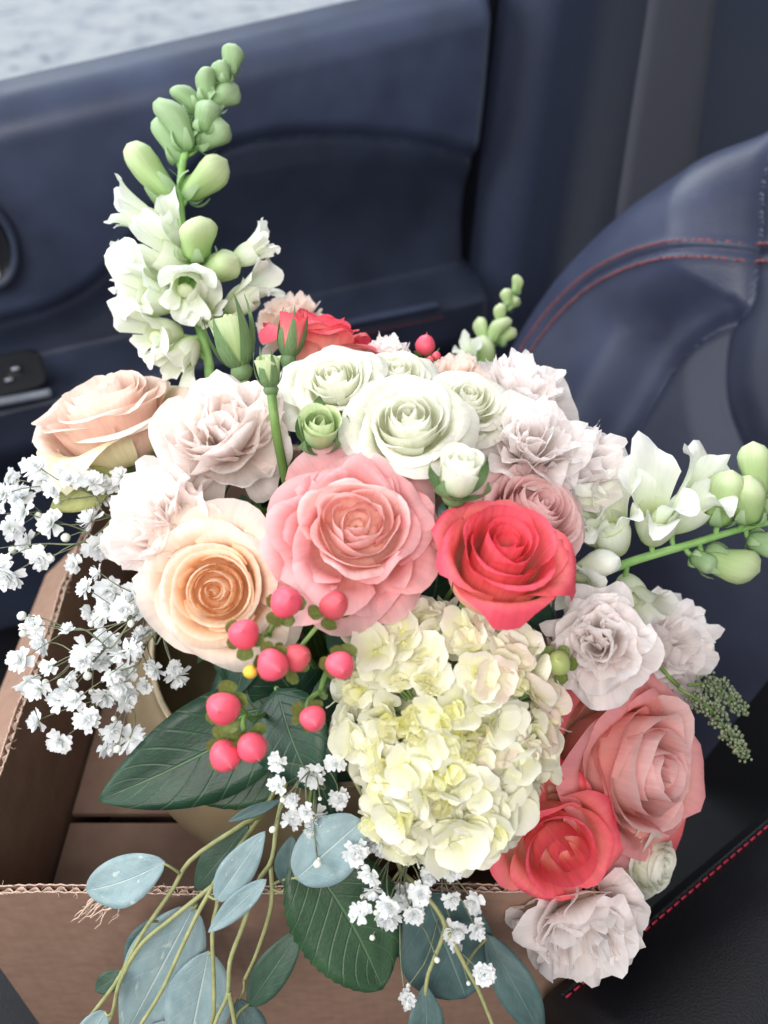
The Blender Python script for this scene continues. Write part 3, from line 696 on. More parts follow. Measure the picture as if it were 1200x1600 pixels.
def leaf_mesh(a, b, width, mat, up=None, bend=.12, fold=.12, serr=0., nl=22, nw=9, belly=.42, seed=0, wave=.03, side=0., sharp=1.0):
    """leaf from base a to tip b; width in metres"""
    rng = np.random.default_rng(seed); a, b = np.asarray(a), np.asarray(b); ax = b-a; L_ = np.linalg.norm(ax); t = ax/L_
    up = nrm(CAM-(a+b)/2) if up is None else nrm(up); up = nrm(up-t*(up@t)); sd = np.cross(t, up)
    v = []; uv = []; ph = rng.uniform(0, 6.28, 3)
    for i in range(nl):
        s = i/(nl-1); e = belly
        w = (math.sin(math.pi*s**(math.log(.5)/math.log(e))))**(.8*sharp) if 0 < s < 1 else 0
        w = max(w, .012)*width/2
        for j in range(nw):
            c = -1+2*j/(nw-1); wl = w*c
            if serr and abs(c) == 1: wl *= 1+serr*(((s*nl*.5) % 1.0)-.3)
            p = a+t*L_*s+sd*(wl+side*L_*math.sin(math.pi*s))+up*(bend*L_*math.sin(math.pi*s)-fold*w*(1-abs(c))*1.0+wave*L_*math.sin(6*s+ph[0]+c*1.5)*abs(c)*w/(width/2))
            v.append(p); uv.append(((c+1)/2, s))
    return mk_mesh('leaf', v, grid_faces(nw, nl), M[mat], uv)
def add_leaf(parent, a, b, width, mat, name='leaf', **k):
    o = add(name, leaf_mesh(a, b, width, mat, **k), parent)
    so = o.modifiers.new('thick', 'SOLIDIFY'); so.thickness = .0005
    return o

# ------------------------------------------------------------------ roses
def at(px, py, off): return PD(px, py, off)
rose('large dusty pink garden rose wide open above the hydrangea', at(556, 822, .010), axis(.06, .30, 1), szm(556, 822, 134), szm(556, 822, 100), 36, 'pink', 11, p=.80, drop=.88, dp=1.7, curl=.20, ruf=.075, rin=.05, span=(1.7, .8), inner_mat='pink_in', inner_q=.5, fq=.12, k=1.04, point=.03, wob=.06, close=.82)
rose('open peach rose with deep orange spiral heart beside the pink berries', at(340, 922, .012), axis(-.06, .02, 1), szm(340, 922, 120), szm(340, 922, 92), 30, 'peach', 21, p=.82, drop=.68, dp=1.9, curl=.2, inner_mat='peach_in', inner_q=.6, ruf=.025, rin=.04, span=(2.6, .95), fq=.08, dip=.03)
rose('blush peach rose seen side on, leaning over the cloud of tiny white flowers', at(166, 650, .01), axis(-.22, .80, .5), szm(166, 650, 108), szm(166, 650, 135), 30, 'blush', 31, p=.85, drop=.42, dp=2., curl=.24, guard=('blush_g', 3), ruf=.03, rin=.06, k=1.08)
rose('bright coral red rose half open beside the large dusty pink rose', at(782, 872, .004), axis(.16, .62, .74), szm(784, 866, 94), szm(784, 866, 165), 17, 'coral', 41, flare=.35, p=.85, drop=.22, dp=2.4, curl=.36, rin=.14, ruf=.03, guard=('coral_out', 6), span=(2.4, 1.05), close=.85, point=.12)
rose('coral rose standing behind the white spray roses with green buds in front', at(497, 535, .045), axis(.12, .98, .16), szm(497, 535, 78), szm(497, 535, 130), 20, 'coral', 51, p=.8, drop=.3, curl=.4, ruf=.06, guard=('coral_out', 7), point=.1)
rose('pale dusky pink rose half hidden between the coral rose and the white carnations', at(838, 800, .025), axis(.35, .5, .7), szm(838, 800, 100), szm(838, 800, 105), 30, 'dusk', 61, p=.8, drop=.6, curl=.2, ruf=.04)
rose('large salmon pink rose turned sideways, wide petals beside the hydrangea', at(992, 1196, .0), axis(.60, .04, .8), szm(1010, 1190, 142), szm(1010, 1190, 185), 32, 'pink2', 71, p=.85, drop=.6, dp=1.9, curl=.26, ruf=.05, inner_mat='pink_in', inner_q=.5, guard=('coral_out', 3), k=1.05, point=.05)
rose('coral rose hanging low under the salmon pink rose', at(872, 1318, .01), axis(.15, -.12, .9), szm(872, 1318, 84), szm(872, 1318, 120), 14, 'coral', 81, p=.85, drop=.5, curl=.36, rin=.14, ruf=.05, guard=('coral_out', 7), point=.1, k=1.18)
for i, (px, py, d, off, a, lab, n) in enumerate([
    (522, 594, 70, .012, (-.12, .55, .85), 'greenish white spray rose next to the green rose buds', 26),
    (638, 660, 88, .004, (0, .5, .9), 'widest greenish white spray rose just above the dusty pink rose', 30),
    (620, 584, 56, .03, (.05, .65, .8), 'small greenish white spray rose at the back between two larger white ones', 22),
    (732, 624, 62, .018, (.12, .55, .85), 'greenish white spray rose next to the white carnations', 24)]):
    rose(lab, at(px, py, off), axis(*a), szm(px, py, d, off), szm(px, py, d*.95, off), n, 'white', 100+i, name='spray_rose', p=.88, drop=.66, curl=.22, ruf=.045, rin=.06, group='white spray roses', span=(2.2, 1.0), k=1.1)
rose('dim white rose tucked low behind the bottom carnation, next to the black bolster', at(1022, 1350, .03), axis(.6, -.1, .6), szm(1022, 1350, 62), szm(1022, 1350, 70), 20, 'white', 121, name='spray_rose', curl=.2, group='white spray roses')
# tight buds
def rosebud(label, loc, ax, R, H, seed, mat, sepal_len=1.0, n=7, stem=True, open_=.9, droop=-.4, ns=5):
    r = rose(label, loc, ax, R, H, n, mat, seed, name='rose_bud', lift_k=0., p=.45, drop=.06, curl=.03, ruf=.01, rin=.35, close=.35, belly=1.25, span=(2.2, 1.35), sep=False, cat='rose bud', group='small rose buds', stem=stem, dip=0, point=.02, wob=.02)
    rng = np.random.default_rng(seed); b = np.asarray(loc)-nrm(ax)*H*.55; mw = frame(b, ax, .4)
    v, f = lathe([(.001, -.32*H), (.2*R, -.32*H), (.5*R, -.22*H), (.62*R, -.1*H), (.5*R, .02*H)], 14); add('hip', mk_mesh('hip', v, f, M['sepal']), r, mw)
    for k in range(ns):
        th = 2*math.pi*k/ns; L_ = H*sepal_len*rng.uniform(.8, 1.15); o = open_*rng.uniform(.9, 1.25)
        v, f, uv = petal_grid(bez([(.35*R, -.05*H), (1.15*R, .15*H), (1.12*R*o, .55*L_), (R*.75*o+.15*L_*(o-.8), L_)]), th, .62, 6, 9, .0, 2, 0, .02*R, rng=rng, wprof=lambda T: np.clip(1.1-1.08*T, .03, 1))
        add('sepal', mk_mesh('sepal', v, f, M['sepal'], uv), r, mw)
    return r
rosebud('plump pale green rose bud with spread sepals beside the tall snapdragon', at(362, 528, -.045), axis(-.25, .93, .25), szm(362, 528, 27), szm(362, 528, 76), 201, 'snapg', 1.15, open_=1.15)
rosebud('slim dark green rose bud in front of the rear coral rose', at(455, 518, -.05), axis(.12, .97, .2), szm(455, 518, 20), szm(455, 518, 62), 202, 'coral', 1.25, open_=.95, ns=6)
rosebud('smallest green rose bud low between plump bud and slim bud', at(419, 578, -.04), axis(-.1, .95, .3), szm(419, 578, 19), szm(419, 578, 44), 203, 'snapg', 1.2, open_=.95, ns=6)
rosebud('half closed greenish bud tucked under a white spray rose', at(500, 671, .008), axis(.1, .5, .8), szm(500, 671, 33), szm(500, 671, 62), 204, 'snapg', .9, 9, open_=1.3)
rosebud('creamy white round bud above the coral red rose', at(718, 738, -.012), axis(.12, .75, .6), szm(718, 738, 34), szm(718, 738, 72), 205, 'white', .75, 9, open_=1.5)

# ------------------------------------------------------------------ carnations
carnation('large pale blush carnation with cupped petals between the two peach roses', at(345, 668, .004), axis(-.08, .42, .9), szm(345, 668, 110), 301, 'carn_p', 36, ruf=.07, inward=.35, group='blush carnations', big=1.25, drop=.8)
carnation('pale pink frilled carnation over the open peach rose, next to tiny white flowers', at(248, 822, .006), axis(-.35, .25, .85), szm(248, 822, 100), 302, 'carn_p', 44, group='blush carnations', ruf=.085, serr=.03)
for i, (px, py, d, off, a, lab, mt) in enumerate([
    (818, 600, 78, .035, (.2, .8, .5), 'blush white carnation at the back, close to the small rear snapdragon', 'carn'),
    (836, 692, 84, .012, (.1, .45, .9), 'blush white carnation directly above the dusky pink rose', 'carn'),
    (922, 728, 88, .03, (.6, .35, .65), 'white carnation at the outer edge of the bouquet facing the car seat', 'carn'),
    (452, 492, 52, .07, (-.1, .95, .2), 'cream peach carnation peeping out behind the rear coral rose', 'carn_c'),
    (716, 584, 48, .05, (0, .85, .5), 'small peach carnation behind the white spray roses, below the rear berry', 'carn_c'),
    (604, 545, 36, .055, (0, .9, .4), 'tiny white carnation at the very back beside the rear coral rose', 'carn'),
    (938, 1004, 84, .0, (-.25, .2, .95), 'blush white carnation directly above the salmon pink rose', 'carn'),
    (1050, 1002, 84, .025, (.45, .3, .8), 'white carnation beside the grey green seed spike', 'carn'),
    (912, 1462, 100, .0, (.05, -.35, .9), 'large white carnation hanging lowest, over the black bolster', 'carn')]):
    carnation(lab, at(px, py, off), axis(*a), szm(px, py, d, off), 320+i, mt, 36, group='blush carnations', ruf=.085, big=1.15, inward=.15, serr=.015)

# ------------------------------------------------------------------ hydrangea
def sepal_mesh(nm, mat, cup, rng):
    v = []; uv = []; nu, nv = 7, 7
    for j in range(nv):
        t = j/(nv-1)
        for i in range(nu):
            c = -1+2*i/(nu-1); w = .56*math.sqrt(max(0.02, 1-((t-.56)/.52)**2))
            x = .04+.92*t; y = w*c; 
            z = cup*(.55*x*x+.6*y*y)+.05*math.sin(2.5*c+1)*t
            v.append((x, y, z)); uv.append(((c+1)/2, t))
    return mk_mesh(nm, v, grid_faces(nu, nv), M[mat], uv)
def build_hydrangea():
    rng = np.random.default_rng(404)
    c = at(692, 1142, .045); ax = axis(-.03, -.02, 1); foot = stem_foot(); sc = depth(692, 1142, .01)/FPX
    root = thing('hydrangea', foot, 'big cream and yellowish hydrangea head of many small florets', 'hydrangea')
    v, f = tube(stem_path(c-ax*.02, ax, foot)-foot, .004, .004, 8); add('stem', mk_mesh('stem', v, f, M['stem']), root, Matrix.Translation(Vector(foot)))
    # branching head that carries the florets
    Rx, Ry, Rz = 164*sc, 200*sc, 118*sc
    ml = {k: [sepal_mesh('sepal', k, cu, rng) for cu in ((.15, .4, .6) if k != 'hyd_y' else (.7, .95, 1.15))] for k in ('hyd', 'hyd_y', 'hyd_p')}
    bead = lathe([(.001, -.09), (.08, -.06), (.11, .02), (.07, .09), (.001, .11)], 8); bead = mk_mesh('eye', bead[0], bead[1], M['hyd_y'])
    br = MB(); n = 290; k = 0; tilt = math.radians(-14)
    for i in range(n):
        zz = 1-(i+.5)/n*1.2; th = i*2.39996+rng.normal(0, .18); rr = math.sqrt(max(0, 1-zz*zz))
        x, y = rr*math.cos(th), rr*math.sin(th)
        # cone like: narrower towards the lower end
        yy = y; xx = x*(1.0+.22*y)
        X, Y = xx*math.cos(tilt)-yy*math.sin(tilt)*.3, yy+xx*math.sin(tilt)*.3
        lump = 1+.08*math.sin(5*x+2)*math.cos(4*y)+rng.uniform(-.14, .05)
        p = c+(RIGHT*X*Rx+UP*Y*Ry-FWD*zz*Rz)*lump
        nv = nrm(RIGHT*X/Rx+UP*Y/Ry-FWD*zz/Rz); nv = nrm(nv+rng.normal(0, .33, 3))
        cen = math.hypot(X+.15, (Y-.05)*.9)
        young = rng.random() < (.72 if cen < .36 else .4 if cen < .62 else .08)
        key = 'hyd_y' if young else ('hyd_p' if (X > .35 and Y > -.1 and rng.random() < .6) else 'hyd')
        size = (rng.uniform(.0078, .0112) if young else rng.uniform(.0100, .0150))*(1+.1*(cen > .7))
        fr = frame(p, nv, rng.uniform(0, 6.28), size)
        fl = add('floret', bead, root, fr)
        for q in range(4):
            m = Matrix.Rotation(q*math.pi/2+rng.normal(0, .14), 4, 'Z') @ Matrix.Rotation(rng.normal(-.25 if not young else -.75, .2), 4, 'Y') @ Matrix.Scale(rng.uniform(.85, 1.15), 4)
            add('sepal', ml[key][rng.integers(0, 3)], fl, fr @ m)
        vv, ff = tube([c-ax*.01+(p-c)*.1, c+(p-c)*.55+rng.normal(0, .002, 3), p], .0010, .0006, 4, False); br.add(vv, ff)
    add('branchlets', br.mesh('branchlets', M['snapg']), root)
    lv = lathe([(.001, -1), (.5, -.86), (.86, -.5), (1, 0), (.86, .5), (.5, .86), (.001, 1)], 20)
    core = [c+(RIGHT*a*Rx+UP*b*Ry-FWD*z*Rz)*.6 for a, b, z in lv[0]]  # smooth solid core inside the head, behind the florets
    add('floret_core', mk_mesh('floret_core', core, lv[1], M['hyd_y'], [(.5, .8)]*len(core)), root)
build_hydrangea()

# ------------------------------------------------------------------ snapdragons
def snap_bud(parent, p, ax, L_, Wd, mat, rng, calyx=True):
    mw = frame(p-nrm(ax)*L_*.5, ax, rng.uniform(0, 6)); v = []; uv = []; ns, nn = 22, 13
    bx, by = rng.normal(0, .17, 2)
    for i in range(nn):
        t = i/(nn-1); r = Wd/2*float(np.interp(t, [0, .06, .15, .38, .6, .75, .88, .96, 1], [.2, .5, .68, .80, .98, 1.0, .80, .46, .02]))
        r = max(r, .0004)
        for k in range(ns):
            a = 2*math.pi*k/ns; rr = r*(1+.16*math.cos(2*a+.6)*t+.08*math.cos(3*a+3*t)-.14*math.exp(-((a-3.1-1.2*t)/.22)**2)*t)
            v.append((rr*math.cos(a)+bx*L_*t*t, rr*math.sin(a)+by*L_*t*t, t*L_)); uv.append((k/ns, t))
    o = add('bud', mk_mesh('bud', v, grid_faces(ns, nn, 0, True), M[mat], uv), parent, mw)
    if calyx:
        for k in range(5):
            v, f, uv = petal_grid(bez([(.05*Wd, 0), (.5*Wd, 0), (.62*Wd, .15*L_), (.5*Wd, .36*L_)]), k*1.2566, .5, 5, 6, 0, 2, 0, 0, rng=rng, wprof=lambda T: np.clip(1.15-.95*T, .1, 1))
            add('sepal', mk_mesh('sepal', v, f, M['snapdg'], uv), o, mw)
    return o
def snap_flower(parent, p, ax, S, rng, up, openv=1.0):
    """open two-lipped floret: tube with pouch, two upper lobes, three lower lobes"""
    z = nrm(ax); mw = frame(p-z*S*.3, z, 0, 1, up); v = []; uv = []; ns, nn = 14, 10
    for i in range(nn):
        t = i/(nn-1); r = S*(.13+.16*math.sin(math.pi*min(1, t*.62+.08)))
        for k in range(ns): a = 2*math.pi*k/ns; v.append((r*math.cos(a)*1.05-S*.05*t, r*math.sin(a)*.95, t*S*.62)); uv.append((k/ns, t*.7))
    o = add('corolla', mk_mesh('corolla', v, grid_faces(ns, nn, 0, True), M['snap'], uv), parent, mw)
    for th, sp, ln, out in ((.5, .75, .85, .50), (-.5, .75, .85, .50), (math.pi, .6, .62, .62), (math.pi-.85, .6, .6, .6), (math.pi+.85, .6, .6, .6)):
        L_ = S*ln*rng.uniform(.8, 1.2); o_ = out*openv*rng.uniform(.6, 1.3)
        pr = bez([(.20*S, .30*S), (.28*S, .56*S), (.22*S+L_*.25*o_, .56*S+L_*.7), (.22*S+L_*1.0*o_, .56*S+L_*(1.0-.8*o_))])
        v, f, uv = petal_grid(pr, th+rng.normal(0, .15), sp*1.3, 13, 10, .30, 1.9, rng.uniform(-.12, .12), .085*S, (1.6, 3.4), 0, .7, 0, .015, rng, wr=.12)
        add('petal', mk_mesh('petal', jitter(v, rng, .09), f, M['snap'], uv), o, mw)
    v, f = lathe([(.001, 0), (.12, .02), (.16, .1), (.13, .17), (.06, .2), (.001, .21)], 12); v = [(a*S*.8-.10*S, b*S, c*S+.42*S) for a, b, c in v]
    add('palate', mk_mesh('palate', v, f, M['snap'], [(.5, .2)]*len(v)), o, mw)
    for k in range(5):
        v, f, uv = petal_grid(bez([(.03*S, -.03*S), (.16*S, -.02*S), (.2*S, .1*S), (.2*S, .26*S)]), k*1.2566, .5, 5, 6, 0, 2, 0, 0, rng=rng, wprof=lambda T: np.clip(1.15-.95*T, .1, 1))
        add('sepal', mk_mesh('sepal', v, f, M['stem_s'], uv), o, mw)
def snapdragon(label, stem_px, buds, flowers, seed, rad=.004):
    rng = np.random.default_rng(seed); pts = [P(a, b, t) for a, b, t in stem_px]; foot = stem_foot()
    root = thing('snapdragon', foot, label, 'snapdragon', 'snapdragon spikes')
    mouth = VC+np.array([0, 0, .14])+(nrm(pts[0]-VC)*np.array([1, 1, 0]))*.08
    path = smooth_path([foot, mouth]+pts, 50)-foot
    v, f = tube(path, rad, rad*.45, 9); add('stem', mk_mesh('stem', v, f, M['stem_s']), root, Matrix.Translation(Vector(foot)))
    S3 = np.array(smooth_path(pts, 60))
    def pedicel(p, ax, L_):
        a = p-nrm(ax)*L_*.45; j = np.argmin(np.linalg.norm(S3-(a-np.array([0, 0, .012])), axis=1)); q = S3[j]
        vv, ff = tube(smooth_path([q, (q+a)/2+np.array([0, 0, -.002]), a+nrm(ax)*.002], 7), .0016, .002, 6); add('pedicel', mk_mesh('pedicel', vv, ff, M['stem_s']), root)
    for px, py, t, a, L_, w, mt in buds:
        p = P(px, py, t); s = t/FPX; axx = axis(*a); snap_bud(root, p, axx, L_*s*1.1, w*s*1.22, mt, rng); pedicel(p, axx, L_*s)
    for px, py, t, a, s_, op in flowers:
        p = P(px, py, t); s = t/FPX; axx = axis(*a); snap_flower(root, p, axx, s_*s*.96, rng, nrm(UP+RIGHT*rng.normal(0, .4)), op*.85); pedicel(p, axx, s_*s*.5)
    return root
TS = .60
snapdragon('tall white snapdragon spike with green buds at its tip, rising before the car door',
    [(345, 640, .60), (325, 560, TS), (300, 460, TS), (284, 350, TS), (282, 290, TS), (290, 230, TS), (310, 185, TS), (335, 145, TS), (362, 100, TS)],
    [(364, 94, TS, (.3, .95, .1), 44, 27, 'snapdg'), (349, 114, TS-.005, (-.1, 1, .1), 34, 24, 'snapdg'), (322, 134, TS-.004, (-.12, 1, .1), 48, 30, 'snapdg'),
     (350, 149, TS-.003, (.85, .5, .2), 46, 32, 'snapdg'), (297, 152, TS+.006, (-.5, .85, 0), 50, 30, 'snapdg'), (323, 182, TS-.010, (.3, .9, .4), 46, 36, 'snapdg'),
     (286, 192, TS-.008, (-.15, 1, .2), 78, 36, 'snapdg'), (333, 211, TS-.002, (.88, .45, .2), 58, 34, 'snapdg'), (269, 220, TS+.004, (-.3, .95, 0), 70, 27, 'snapdg'),
     (233, 270, TS, (-.68, .72, .1), 104, 44, 'snapg'), (322, 280, TS-.003, (.8, .55, .15), 82, 44, 'snapg'), (304, 373, TS-.022, (.02, .9, .45), 64, 52, 'snapg'),
     (340, 418, TS-.01, (.85, .45, .3), 74, 44, 'snapg')],
    [(240, 350, TS-.004, (-.75, .4, .4), 78, .9), (268, 405, TS-.014, (-.6, .3, .55), 88, 1.0), (292, 438, TS-.026, (.1, -.55, .7), 92, 1.0), (383, 398, TS-.006, (.85, .45, .25), 64, .7),
     (250, 466, TS-.012, (-.6, .1, .8), 92, 1.0), (258, 520, TS-.01, (-.6, -.1, .8), 88, 1.0), (318, 492, TS-.01, (.35, .1, .8), 70, .8), (275, 372, TS+.004, (-.2, .5, .6), 70, .8), (238, 432, TS-.002, (-.8, .2, .4), 80, .9), (374, 470, TS+.004, (.55, .3, .3), 80, .9), (292, 548, TS-.016, (-.3, -.6, .6), 76, .8)], 501)
TR = .54
snapdragon('white snapdragon branch with yellowish green tip reaching sideways over the car seat',
    [(830, 945, .52), (900, 912, .53), (985, 878, TR), (1080, 850, TR), (1160, 826, TR), (1240, 808, TR)],
    [(1182, 735, TR-.004, (-.1, 1, .1), 84, 38, 'snapg'), (1128, 778, TR-.006, (.1, 1, .2), 84, 46, 'snapg'), (1172, 782, TR-.012, (.1, .95, .3), 70, 48, 'snapg'), (1215, 770, TR, (.4, .9, .1), 80, 44, 'snapg'),
     (1140, 886, TR-.004, (.85, -.4, .2), 84, 46, 'snapg'), (1100, 878, TR-.004, (.7, -.5, .4), 40, 30, 'snapdg'), (1195, 850, TR-.002, (.8, -.3, .3), 50, 34, 'snapdg'), (930, 882, .515, (.7, .5, .4), 80, 40, 'snap')],
    [(958, 836, TR-.010, (-.35, .6, .6), 112, 1.0), (1022, 818, TR-.012, (-.1, .65, .7), 118, 1.0), (1066, 802, TR+.002, (.5, .6, .5), 108, 1.0), (905, 908, .520, (-.3, -.2, .9), 84, 1.0), (985, 920, TR+.01, (.2, -.5, .8), 84, .8), (925, 830, .53, (-.5, .6, .6), 84, .9)], 502)
TB = .72
snapdragon('small green snapdragon tip poking out at the back near the seat seam',
    [(735, 600, .70), (750, 560, TB), (768, 520, TB), (785, 480, TB), (806, 448, TB)],
    [(808, 447, TB, (.3, .95, 0), 26, 14, 'snapg'), (792, 465, TB-.003, (-.3, .9, .2), 26, 15, 'snapg'), (800, 474, TB, (.7, .6, .1), 26, 16, 'snapg'), (780, 492, TB-.004, (-.2, .9, .2), 32, 18, 'snapg'), (790, 524, TB, (.7, .6, .1), 34, 20, 'snapg'),
     (752, 518, TB, (-.4, .9, .1), 42, 20, 'snapg'), (772, 515, TB-.006, (.1, .9, .3), 40, 22, 'snapg'), (745, 550, TB-.002, (-.3, .9, .2), 44, 26, 'snapg'), (764, 552, TB-.01, (.1, .8, .4), 44, 26, 'snapg')], [(735, 565, TB-.012, (-.2, .6, .6), 44, .7)], 503, .0025)

# ------------------------------------------------------------------ berry sprigs
def berry_mesh(mat, seed):
    rng = np.random.default_rng(seed); v = []; ns, nn = 18, 13; ph = rng.uniform(0, 6.28)
    for i in range(nn):
        t = i/(nn-1); zz = -1+2*t; r = math.sqrt(max(0, 1-zz*zz))*(1-.10*max(zz, 0)); zz = zz*1.02+.06*max(0, zz)**5
        for k in range(ns): a = 2*math.pi*k/ns; rr = max(r, .004)*(1+.055*math.cos(3*a+ph)*(1-abs(zz)*.4)); v.append((rr*math.cos(a), rr*math.sin(a), zz))
    return mk_mesh('berry', v, grid_faces(ns, nn, 0, True), M[mat])
BM = {k: [berry_mesh(k, s) for s in (1, 2, 3)] for k in ('berry', 'berryd', 'berryg')}
tipm = tube([(0, 0, 1.05), (.02, 0, 1.16), (.04, .01, 1.25)], .05, .025, 6); tipm = mk_mesh('berry_tip', tipm[0], tipm[1], M['berrytip'])
def berry_sprig(label, node, berries, seed, extra=None):
    rng = np.random.default_rng(seed); foot = stem_foot(); root = thing('berry_sprig', foot, label, 'berry sprig', 'pink berry sprigs')
    nd = at(*node); v, f = tube(stem_path(nd, axis(0, .3, 1), foot)-foot, .0018, .0014, 6); add('stem', mk_mesh('stem', v, f, M['stem']), root, Matrix.Translation(Vector(foot)))
    for px, py, d, off, a, mt in berries:
        t = depth(px, py, off); p = P(px, py, t); R = d/2*t/FPX; ax = axis(*a); mw = frame(p, nrm(ax+rng.normal(0, .12, 3)), rng.uniform(0, 6), R) @ Matrix.Diagonal((rng.uniform(.93, 1.04), rng.uniform(.93, 1.04), rng.uniform(.96, 1.08), 1))
        o = add('berry', BM[mt][rng.integers(0, 3)], root, mw); add('berry_tip', tipm, o, mw)
        b = p-ax*R*1.0; vv, ff = tube(smooth_path([nd, (nd+b)/2-ax*.004, b], 8), .0012, .0014, 6); add('twig', mk_mesh('twig', vv, ff, M['stem']), root)
        mc = frame(b, ax, rng.uniform(0, 6), R)
        for k in range(5):
            L_ = rng.uniform(.8, 1.25); v, f, uv = petal_grid(bez([(.05, -.05), (.5, -.12), (.95*L_, .0), (1.35*L_, .35+.3*rng.normal())]), k*1.2566+rng.normal(0, .15), .52, 7, 7, .12, 2.2, 0, .03, rng=rng, wprof=lambda T: .55+.6*np.sin(math.pi*np.clip(T, 0, 1))*.8)
            add('calyx_leaf', mk_mesh('calyx_leaf', v, f, M['calyx'], uv), o, mc)
    if extra:
        px, py, d = extra; t = depth(px, py, -.02); mw = frame(P(px, py, t), axis(-1, .1, .5), 0, d/2*t/FPX)
        o = add('yellow_bud', BM['berryg'][0].copy(), root, mw); o.data.materials[0] = M['yellow']
    return root
berry_sprig('two pink berries right beside the open peach rose', (420, 990, .02), [(447, 941, 50, -.005, (.25, .35, .85), 'berry'), (381, 991, 50, -.016, (.1, .35, .9), 'berry')], 601)
berry_sprig('pink berry trio, two touching, with a small yellow bud', (470, 1010, .02), [(522, 946, 47, .008, (.3, .4, .8), 'berryd'), (464, 1027, 44, -.004, (.6, .45, .6), 'berryd'), (426, 1039, 50, -.018, (.45, -.05, .9), 'berry')], 602, (391, 1050, 22))
berry_sprig('two pink berries lying against the hydrangea florets', (500, 1080, .015), [(532, 1040, 46, -.016, (.3, -.2, .9), 'berry'), (489, 1123, 41, -.012, (.55, -.15, .8), 'berry')], 603)
berry_sprig('three pink berries clustered over the big dark leaf', (385, 1115, .015), [(349, 1107, 53, -.016, (.15, .05, 1), 'berry'), (352, 1181, 51, -.018, (.25, -.3, .9), 'berry'), (394, 1168, 47, -.016, (.5, -.25, .8), 'berry')], 604)
berry_sprig('lone pink berry sticking up at the back against the dark door', (672, 580, .06), [(665, 540, 33, .055, (-.05, .95, .1), 'berry'), (682, 556, 14, .05, (.3, .9, .1), 'berry'), (672, 562, 11, .05, (-.3, .9, .2), 'berry')], 605)
berry_sprig('unripe green berry between the hydrangea and the blush carnation', (880, 1070, .03), [(872, 1036, 42, .004, (-.2, .2, .9), 'berryg')], 606)

# ------------------------------------------------------------------ baby's breath
def gyp_mesh(seed, n=22):
    rng = np.random.default_rng(seed); m = MB()
    for k in range(n):
        q = k/(n-1); el = math.radians(85-95*q+rng.normal(0, 9)); az = k*2.39996+rng.normal(0, .2)
        d = np.array([math.cos(el)*math.cos(az), math.cos(el)*math.sin(az), math.sin(el)*.85]); s = nrm(np.cross(d, (0, 0, 1.))+1e-6); up = np.cross(s, d)
        Lp = rng.uniform(.75, 1.08); w = rng.uniform(.26, .38); v = []; uv = []
        for j, (t, ww) in enumerate(((.1, .25), (.55, .8), (.85, 1), (1, .7))):
            for c in (-1, 0, 1):
                notch = -.1 if (c == 0 and j == 3) else 0
                v.append(d*Lp*(t+notch)+s*w*ww*c+up*(.16*t*t*(1 if k % 2 else -.6)+.06*abs(c)+rng.normal(0, .025))); uv.append(((c+1)/2, t))
        m.add(v, grid_faces(3, 4), uv)
    return m.mesh('blossom', M['gyp'])
GM = [gyp_mesh(s, n) for s, n in ((1, 22), (2, 26), (3, 18), (4, 24), (5, 15))]
gb = lathe([(.001, -1), (.6, -.75), (.95, -.1), (.85, .5), (.45, .95), (.001, 1.1)], 9); GB = mk_mesh('flower_bud', gb[0], gb[1], M['gypbud'])
def gyp_spray(label, origin, blossoms, buds, seed, tf):
    rng = np.random.default_rng(seed); foot = stem_foot(); root = thing('gypsophila_spray', foot, label, 'baby\'s breath', 'sprays of tiny white flowers')
    og = np.asarray(origin); st = MB()
    vv, ff = tube(stem_path(og, nrm(og-DOME), foot), .0013, .001, 5); st.add(vv, ff)
    pts = []
    for px, py, d in blossoms:
        t = tf(px, py)+rng.uniform(-.02, .02); p = P(px, py, t); pts.append((p, d/2*t/FPX, 0))
    for px, py, d in buds:
        t = tf(px, py)+rng.uniform(-.015, .02); pts.append((P(px, py, t), d/2*t/FPX, 1))
    left = list(range(len(pts)))
    hubs = []
    while left:
        i = max(left, key=lambda k: np.linalg.norm(pts[k][0]-og)); near = sorted(left, key=lambda k: np.linalg.norm(pts[k][0]-pts[i][0]))[:4]
        near = [k for k in near if np.linalg.norm(pts[k][0]-pts[i][0]) < .045]; mean = np.mean([pts[k][0] for k in near], axis=0)
        dist = np.linalg.norm(mean-og); hub = mean+(og-mean)*min(.5, .022/max(dist, .01))+FWD*.008+rng.normal(0, .002, 3); hubs.append(hub)
        for k in near:
            p = pts[k][0]; vv, ff = tube(smooth_path([hub, hub*.45+p*.55+rng.normal(0, .0018, 3), p], 6), .00045, .00035, 4, False); st.add(vv, ff)
        left = [k for k in left if k not in near]
    hubs.sort(key=lambda h: np.linalg.norm(h-og)); done = [og]
    for h in hubs:
        q = min(done, key=lambda g: np.linalg.norm(g-h)+.35*np.linalg.norm(g-og)); md = (q+h)/2+rng.normal(0, .004, 3)
        vv, ff = tube(smooth_path([q, md, h], 7), .0007, .0005, 5, False); st.add(vv, ff); done.append(h)
    add('stem', st.mesh('stem', M['stem_g']), root)
    for p, r, b in pts:
        ax = nrm(nrm(p-og)*.5+nrm(CAM-p)*.9+rng.normal(0, .45, 3))
        if b: add('flower_bud', GB, root, frame(p, ax, rng.uniform(0, 6), r))
        else: add('blossom', GM[rng.integers(0, 5)], root, frame(p, ax, rng.uniform(0, 6), r*1.42))
    return root
